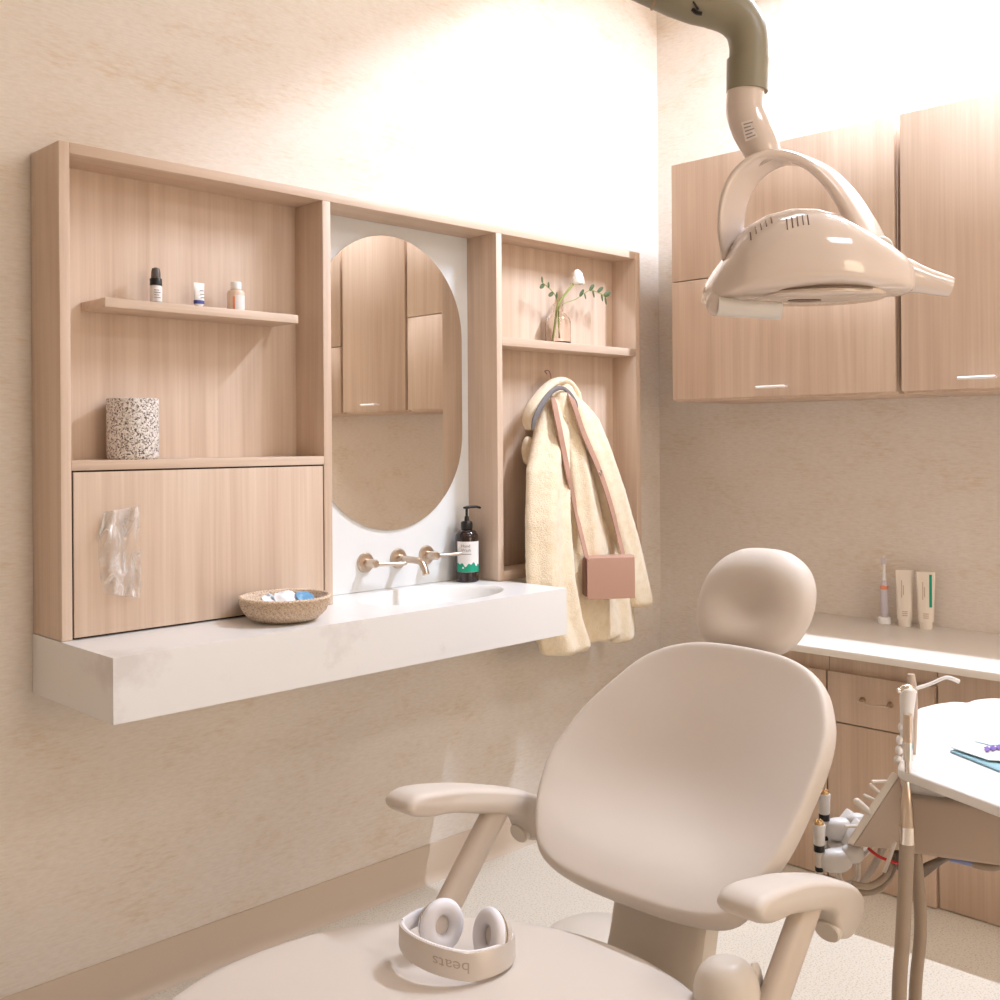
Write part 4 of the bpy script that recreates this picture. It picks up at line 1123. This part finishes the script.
# sloping instrument holder at the left end
w1, w2, w3, w4 = att(899, 776, 1.82), att(853, 846, 1.82), att(899, 850, 1.82), att(905, 800, 1.82)
def flat(p): return V((p.x, p.y, p.z))
bm = newbm(); VD = ray(875, 812).normalized(); prism(bm, [w1, w2, w3, w4], VD * .12, .003); obj('holder_wedge', bm, M['boxgrey'], du)
bm = newbm(); e_ = (w2 - w1).normalized()
nrm_ = (e_.cross(dn_)).normalized()
if nrm_.dot(Rt0) > 0: nrm_ = -nrm_
prism(bm, [w1 - VD * .004, w2 - VD * .004, w2 - VD * .004 + nrm_ * .012, w1 - VD * .004 + nrm_ * .012], VD * .13, .002)
hbar = obj('holder_bar', bm, M['plastic'], du)
for k, (q, dd, r0, l_) in enumerate(((.12, 0, .003, .028), (.3, .0, .003, .022), (.42, .01, .003, .02), (.56, .0, .006, .026), (.76, 0, .003, .024))):
    s0 = w1.lerp(w2, q) + nrm_ * .008 + dn_ * (.0 + dd)
    di = (nrm_ * 1.0 + V((0, 0, .25 if k % 2 else -.15)) - dn_ * .2).normalized() if k not in (0, 4) else (-Rt0)
    bm = newbm(); tube(bm, [s0, s0 + di * l_], r0, 10, sm=False, rnd=True); obj('holder_peg', bm, M['plastic'], hbar)
DT = 1.87
# two holder pods with standing couplers
for (u, v, d) in ((828, 838, .05), (819, 860, 0)):
    pass
def pod(bu, bv, d, lab):
    t = thing('suction_handpiece', lab, 'handpiece', att(bu, bv + 20, DT) + Fw * d, 'suction handpieces on the left of the delivery unit')
    top_ = att(bu, bv - 13, DT) + Fw * d
    px = DT / FPX
    bm = newbm(); lathe(bm, [(.0085, 0), (.0098, .002), (.0102, .02), (.0112, .034), (.010, .036), (.004, .036)], T(top_ - V((0, 0, .036))), 24); obj('barrel', bm, M['handle'], t)
    bm = newbm(); lathe(bm, [(.0085, 0), (.0088, .004), (.007, .007), (.003, .0075), (.002, .004)], T(top_ - V((0, 0, .001))), 16)
    for k in range(5): ellipsoid(bm, top_, (.0026, .0026, .003), 8, 6, T(top_ + V((.005 * math.cos(k * 1.257), .005 * math.sin(k * 1.257), .005))))
    obj('fitting', bm, M['brass'], t)
    bm = newbm(); lathe(bm, [(.0075, 0), (.0095, .001), (.0095, .011), (.008, .0125)], T(top_ - V((0, 0, .048))), 20); lathe(bm, [(.007, 0), (.0075, .008)], T(top_ - V((0, 0, .082))), 20); obj('black_collar', bm, M['dark'], t)
    bm = newbm(); lathe(bm, [(.0068, 0), (.0072, .03)], T(top_ - V((0, 0, .075))), 20)
    tube(bm, [top_ - V((0, 0, .078)), top_ - V((0, 0, .11)), top_ + Rt0 * .015 + Fw * .02 - V((0, 0, .14)), top_ + Rt0 * .05 + Fw * .03 - V((0, 0, .135)), top_ + Rt0 * .09 + Fw * .03 - V((0, 0, .11)), top_ + Rt0 * .13 + Fw * .04 - V((0, 0, .05))], .0062, 12)
    obj('tail_hose', bm, M['hosel'], t)
    return top_
pA = pod(831, 814, .04, 'far pale suction handpiece with brass tip beside the instrument holder')
pB = pod(819, 837, .0, 'near pale suction handpiece with brass tip beside the instrument holder')
bm = newbm()
for p in (pA, pB):
    ellipsoid(bm, p, (.030, .018, .020), 20, 12, frame(p + Rt0 * .028 - V((0, 0, .064)), Rt0, Fw, V((0, 0, 1))), e=.8)
    ellipsoid(bm, p, (.020, .015, .016), 20, 12, frame(p + Rt0 * .058 - V((0, 0, .052)), Rt0, Fw, V((0, 0, 1))), e=.8)
obj('handpiece_cradle', bm, M['handle'], du, angle=180)
bm = newbm(); prism(bm, [att(849, 838, DT), att(861, 823, DT), att(869, 828, DT), att(858, 846, DT), att(852, 857, DT), att(834, 856, DT), att(833, 851, DT), att(846, 849, DT)], Fw * .08, .003)
obj('cradle_arm', bm, M['handle'], du)
# syringe and handpiece standing in the near holders
sy = att(908, 765, 1.84)
t = thing('air_water_syringe', 'silver dental syringe with a bent tip standing beside the white tray', 'syringe', att(905, 790, 1.84))
b0, b1_ = att(905, 748, 1.86), att(908, 690, 1.86)
bm = newbm(); tube(bm, [b0, b0.lerp(b1_, .4), b0.lerp(b1_, .8), b1_, b1_ + V((0, 0, .006))], [.009, .010, .013, .014, .008], 18); obj('handle', bm, M['handle'], t)
bm = newbm(); ellipsoid(bm, b1_, (.016, .011, .011), 16, 10, frame(b1_ + V((0, 0, .0)), Rt0, Fw, V((0, 0, 1)))); tube(bm, [b1_, b1_ - Rt0 * .018 + V((0, 0, -.001))], .005, 10, sm=False); obj('head', bm, M['chrome'], t)
bm = newbm(); tube(bm, [b1_ + Rt0 * .006, att(930, 684, 1.86), att(944, 678, 1.86), att(950, 678, 1.86), att(959, 681.5, 1.86)], [.0034, .0031, .003, .0036, .0038], 12); obj('tip', bm, M['handle'], t)
t = thing('curing_handpiece', 'grey slim handpiece standing behind the silver syringe', 'handpiece', att(914, 760, 1.9))
bm = newbm(); tube(bm, [att(913, 765, 1.9), att(914, 720, 1.9), att(912, 690, 1.9), att(911, 674, 1.9)], [.004, .006, .009, .006], 16); obj('body', bm, M['boxgrey'], t)
t = thing('drill_handpiece', 'short grey handpiece with chrome collar in front of the syringe at the tray corner', 'handpiece', att(908, 770, 1.80))
bm = newbm(); tube(bm, [att(908, 742, 1.80), att(908, 728, 1.80), att(908, 714, 1.80)], [.0085, .0085, .0075], 18, sm=False); obj('grip', bm, M['nickel'], t)
bm = newbm(); tube(bm, [att(908, 760, 1.80), att(908, 742, 1.80)], .008, 18, sm=False); tube(bm, [att(908, 772, 1.80), att(908, 760, 1.8)], .0055, 16, sm=False); obj('collar', bm, M['chrome'], t)
bm = newbm()
for k, (u, v) in enumerate(((902, 727), (900, 740), (899, 750), (898, 760))): ellipsoid(bm, (0, 0, 0), (.007, .007, .0085), 12, 8, T(att(u, v, 1.86)))
obj('holder_ring', bm, M['handle'], du)
# hanging hoses
t = thing('handpiece_hose', 'grey hose with metal connector hanging from the tray corner to the floor', 'hose', att(905, 1100, 1.72))
bm = newbm(); tube(bm, [att(907, 782, 1.76), att(907, 800, 1.75), att(907, 826, 1.75)], [.005, .0085, .0115], 20); obj('coupling', bm, M['nickel'], t)
bm = newbm(); tube(bm, [att(907, 826, 1.75), att(907, 843, 1.75)], .0125, 24, sm=False); obj('connector', bm, M['chrome'], t)
bm = newbm(); e0 = att(899, 1000, 1.75); tube(bm, [att(907, 843, 1.75), att(905.5, 880, 1.75), att(902.5, 940, 1.75), e0, V((e0.x - .01, e0.y, .2)), V((e0.x + .05, e0.y - .1, .014)), V((e0.x + .3, e0.y - .2, .013))], .0118, 20); obj('tube', bm, M['hose'], t)
t = thing('suction_hose', 'thinner grey hose hanging behind the metal-tipped hose under the housing', 'hose', att(918, 1100, 1.80))
bm = newbm(); e0 = att(915, 1000, 1.82); tube(bm, [att(915, 846, 1.84), att(917, 870, 1.83), att(920, 905, 1.82), att(920, 940, 1.82), e0, V((e0.x, e0.y, .2)), V((e0.x + .06, e0.y - .1, .013)), V((e0.x + .32, e0.y - .16, .012))], .0105, 18); obj('tube', bm, M['hose'], t)
def hose(name, pts, r, m, label=None):
    bm = newbm(); tube(bm, [att(u, v, t_) for u, v, t_ in pts], r, 12); return obj(name, bm, m, du, label=label)
hose('coiled_tubing', [(842, 862, 1.89), (840, 876, 1.89), (848, 886, 1.88), (858, 880, 1.88), (859, 862, 1.88)], .0032, M['hosel'])
hose('coiled_tubing', [(836, 864, 1.90), (836, 876, 1.90), (846, 883, 1.9), (856, 876, 1.9), (855, 860, 1.9)], .0032, M['hosel'])
hose('grey_hose', [(852, 884, 1.85), (870, 886, 1.85), (886, 875, 1.86), (893, 855, 1.87)], .0058, M['hose'])
hose('grey_hose', [(858, 893, 1.88), (876, 890, 1.88), (890, 876, 1.89), (898, 850, 1.9)], .0062, M['hose'])
hose('red_tubing', [(868, 848, 1.84), (880, 857, 1.83), (900, 863, 1.84), (920, 857, 1.85)], .0026, M['red'], 'red tubing')
hose('strap', [(895, 842, 1.79), (888, 862, 1.79), (884, 872, 1.79)], .0035, M['hosel'])
for k in range(4): hose('grey_hose', [(893 + k * 3, 852, 1.86), (900 + k * 3, 868 + k * 3, 1.86), (918 + k * 2, 876 - k * 3, 1.87), (934 + k * 2, 866 - k * 2, 1.88), (946 + k * 2, 856, 1.89)], .0055, mat('dark_grey_hose', (120, 106, 94), .5))
hose('blue_connector', [(950, 859, 1.84), (960, 861, 1.83), (973, 864, 1.82)], .005, mat('blue_connector', (150, 160, 206), .4), 'blue connector')
hose('grey_hose', [(973, 864, 1.82), (985, 867, 1.81), (1000, 866, 1.8), (1030, 850, 1.8)], .006, M['hose'])
# stand column (mostly beyond the right edge) and base
cp = mtb @ V((.235, .13, 0))
bm = newbm(); lathe(bm, [(.042, .05), (.036, .3), (.036, .656)], T((cp.x, cp.y, 0)), 28); obj('stand_column', bm, M['traywhite'], du)
bm = newbm(); lathe(bm, [(.22, 0.001), (.22, .03), (.16, .05), (.04, .06)], T((cp.x, cp.y, 0)), 36); obj('stand_base', bm, M['traywhite'], du)

# sterilisation pouch on the tray
pk = [atz(950, 751, TZ + .002), atz(963, 745, TZ + .002), atz(1000, 737, TZ + .002), atz(1040, 740, TZ + .002), atz(1050, 775, TZ + .002), atz(1000, 771, TZ + .002), atz(975, 761, TZ + .002)]
t = thing('sterile_pouch', 'white paper pouch with blue film and purple print on the tray', 'pouch', V((pk[2].x, pk[2].y, TZ)))
bm = newbm(); prism(bm, [V((p.x, p.y, TZ)) for p in (pk[0], pk[2], pk[3], pk[4], pk[5], pk[6])], (0, 0, .003), .0008); obj('film', bm, M['teal'], t, label='teal film edge')
bm = newbm()
up_ = [atz(951, 748, TZ + .006), atz(982, 741, TZ + .008), atz(1030, 742, TZ + .008), atz(1030, 763, TZ + .008), atz(988, 760.5, TZ + .006)]
prism(bm, up_, (0, 0, .002), .0006); obj('paper', bm, M['tubewhite'], t)
bm = newbm(); prism(bm, [atz(975, 741.5, TZ + .0105), atz(1010, 735, TZ + .0105), atz(1020, 745, TZ + .0105), atz(990, 745.5, TZ + .0105)], (0, 0, .001)); obj('label_sheet', bm, M['pale'], t)
bm = newbm()
for k in range(4): prism(bm, [atz(984 + k * 6, 747.5 - k * .8, TZ + .012), atz(988 + k * 6, 746.2 - k * .8, TZ + .012), atz(990 + k * 6, 750.4 - k * .8, TZ + .012), atz(986 + k * 6, 751.4 - k * .8, TZ + .012)], (0, 0, .0006))
prism(bm, [atz(988, 748, TZ + .0118), atz(1012, 745.6, TZ + .0118), atz(1012, 747, TZ + .0118), atz(989, 749.4, TZ + .0118)], (0, 0, .0006))
obj('print', bm, M['purple'], t)
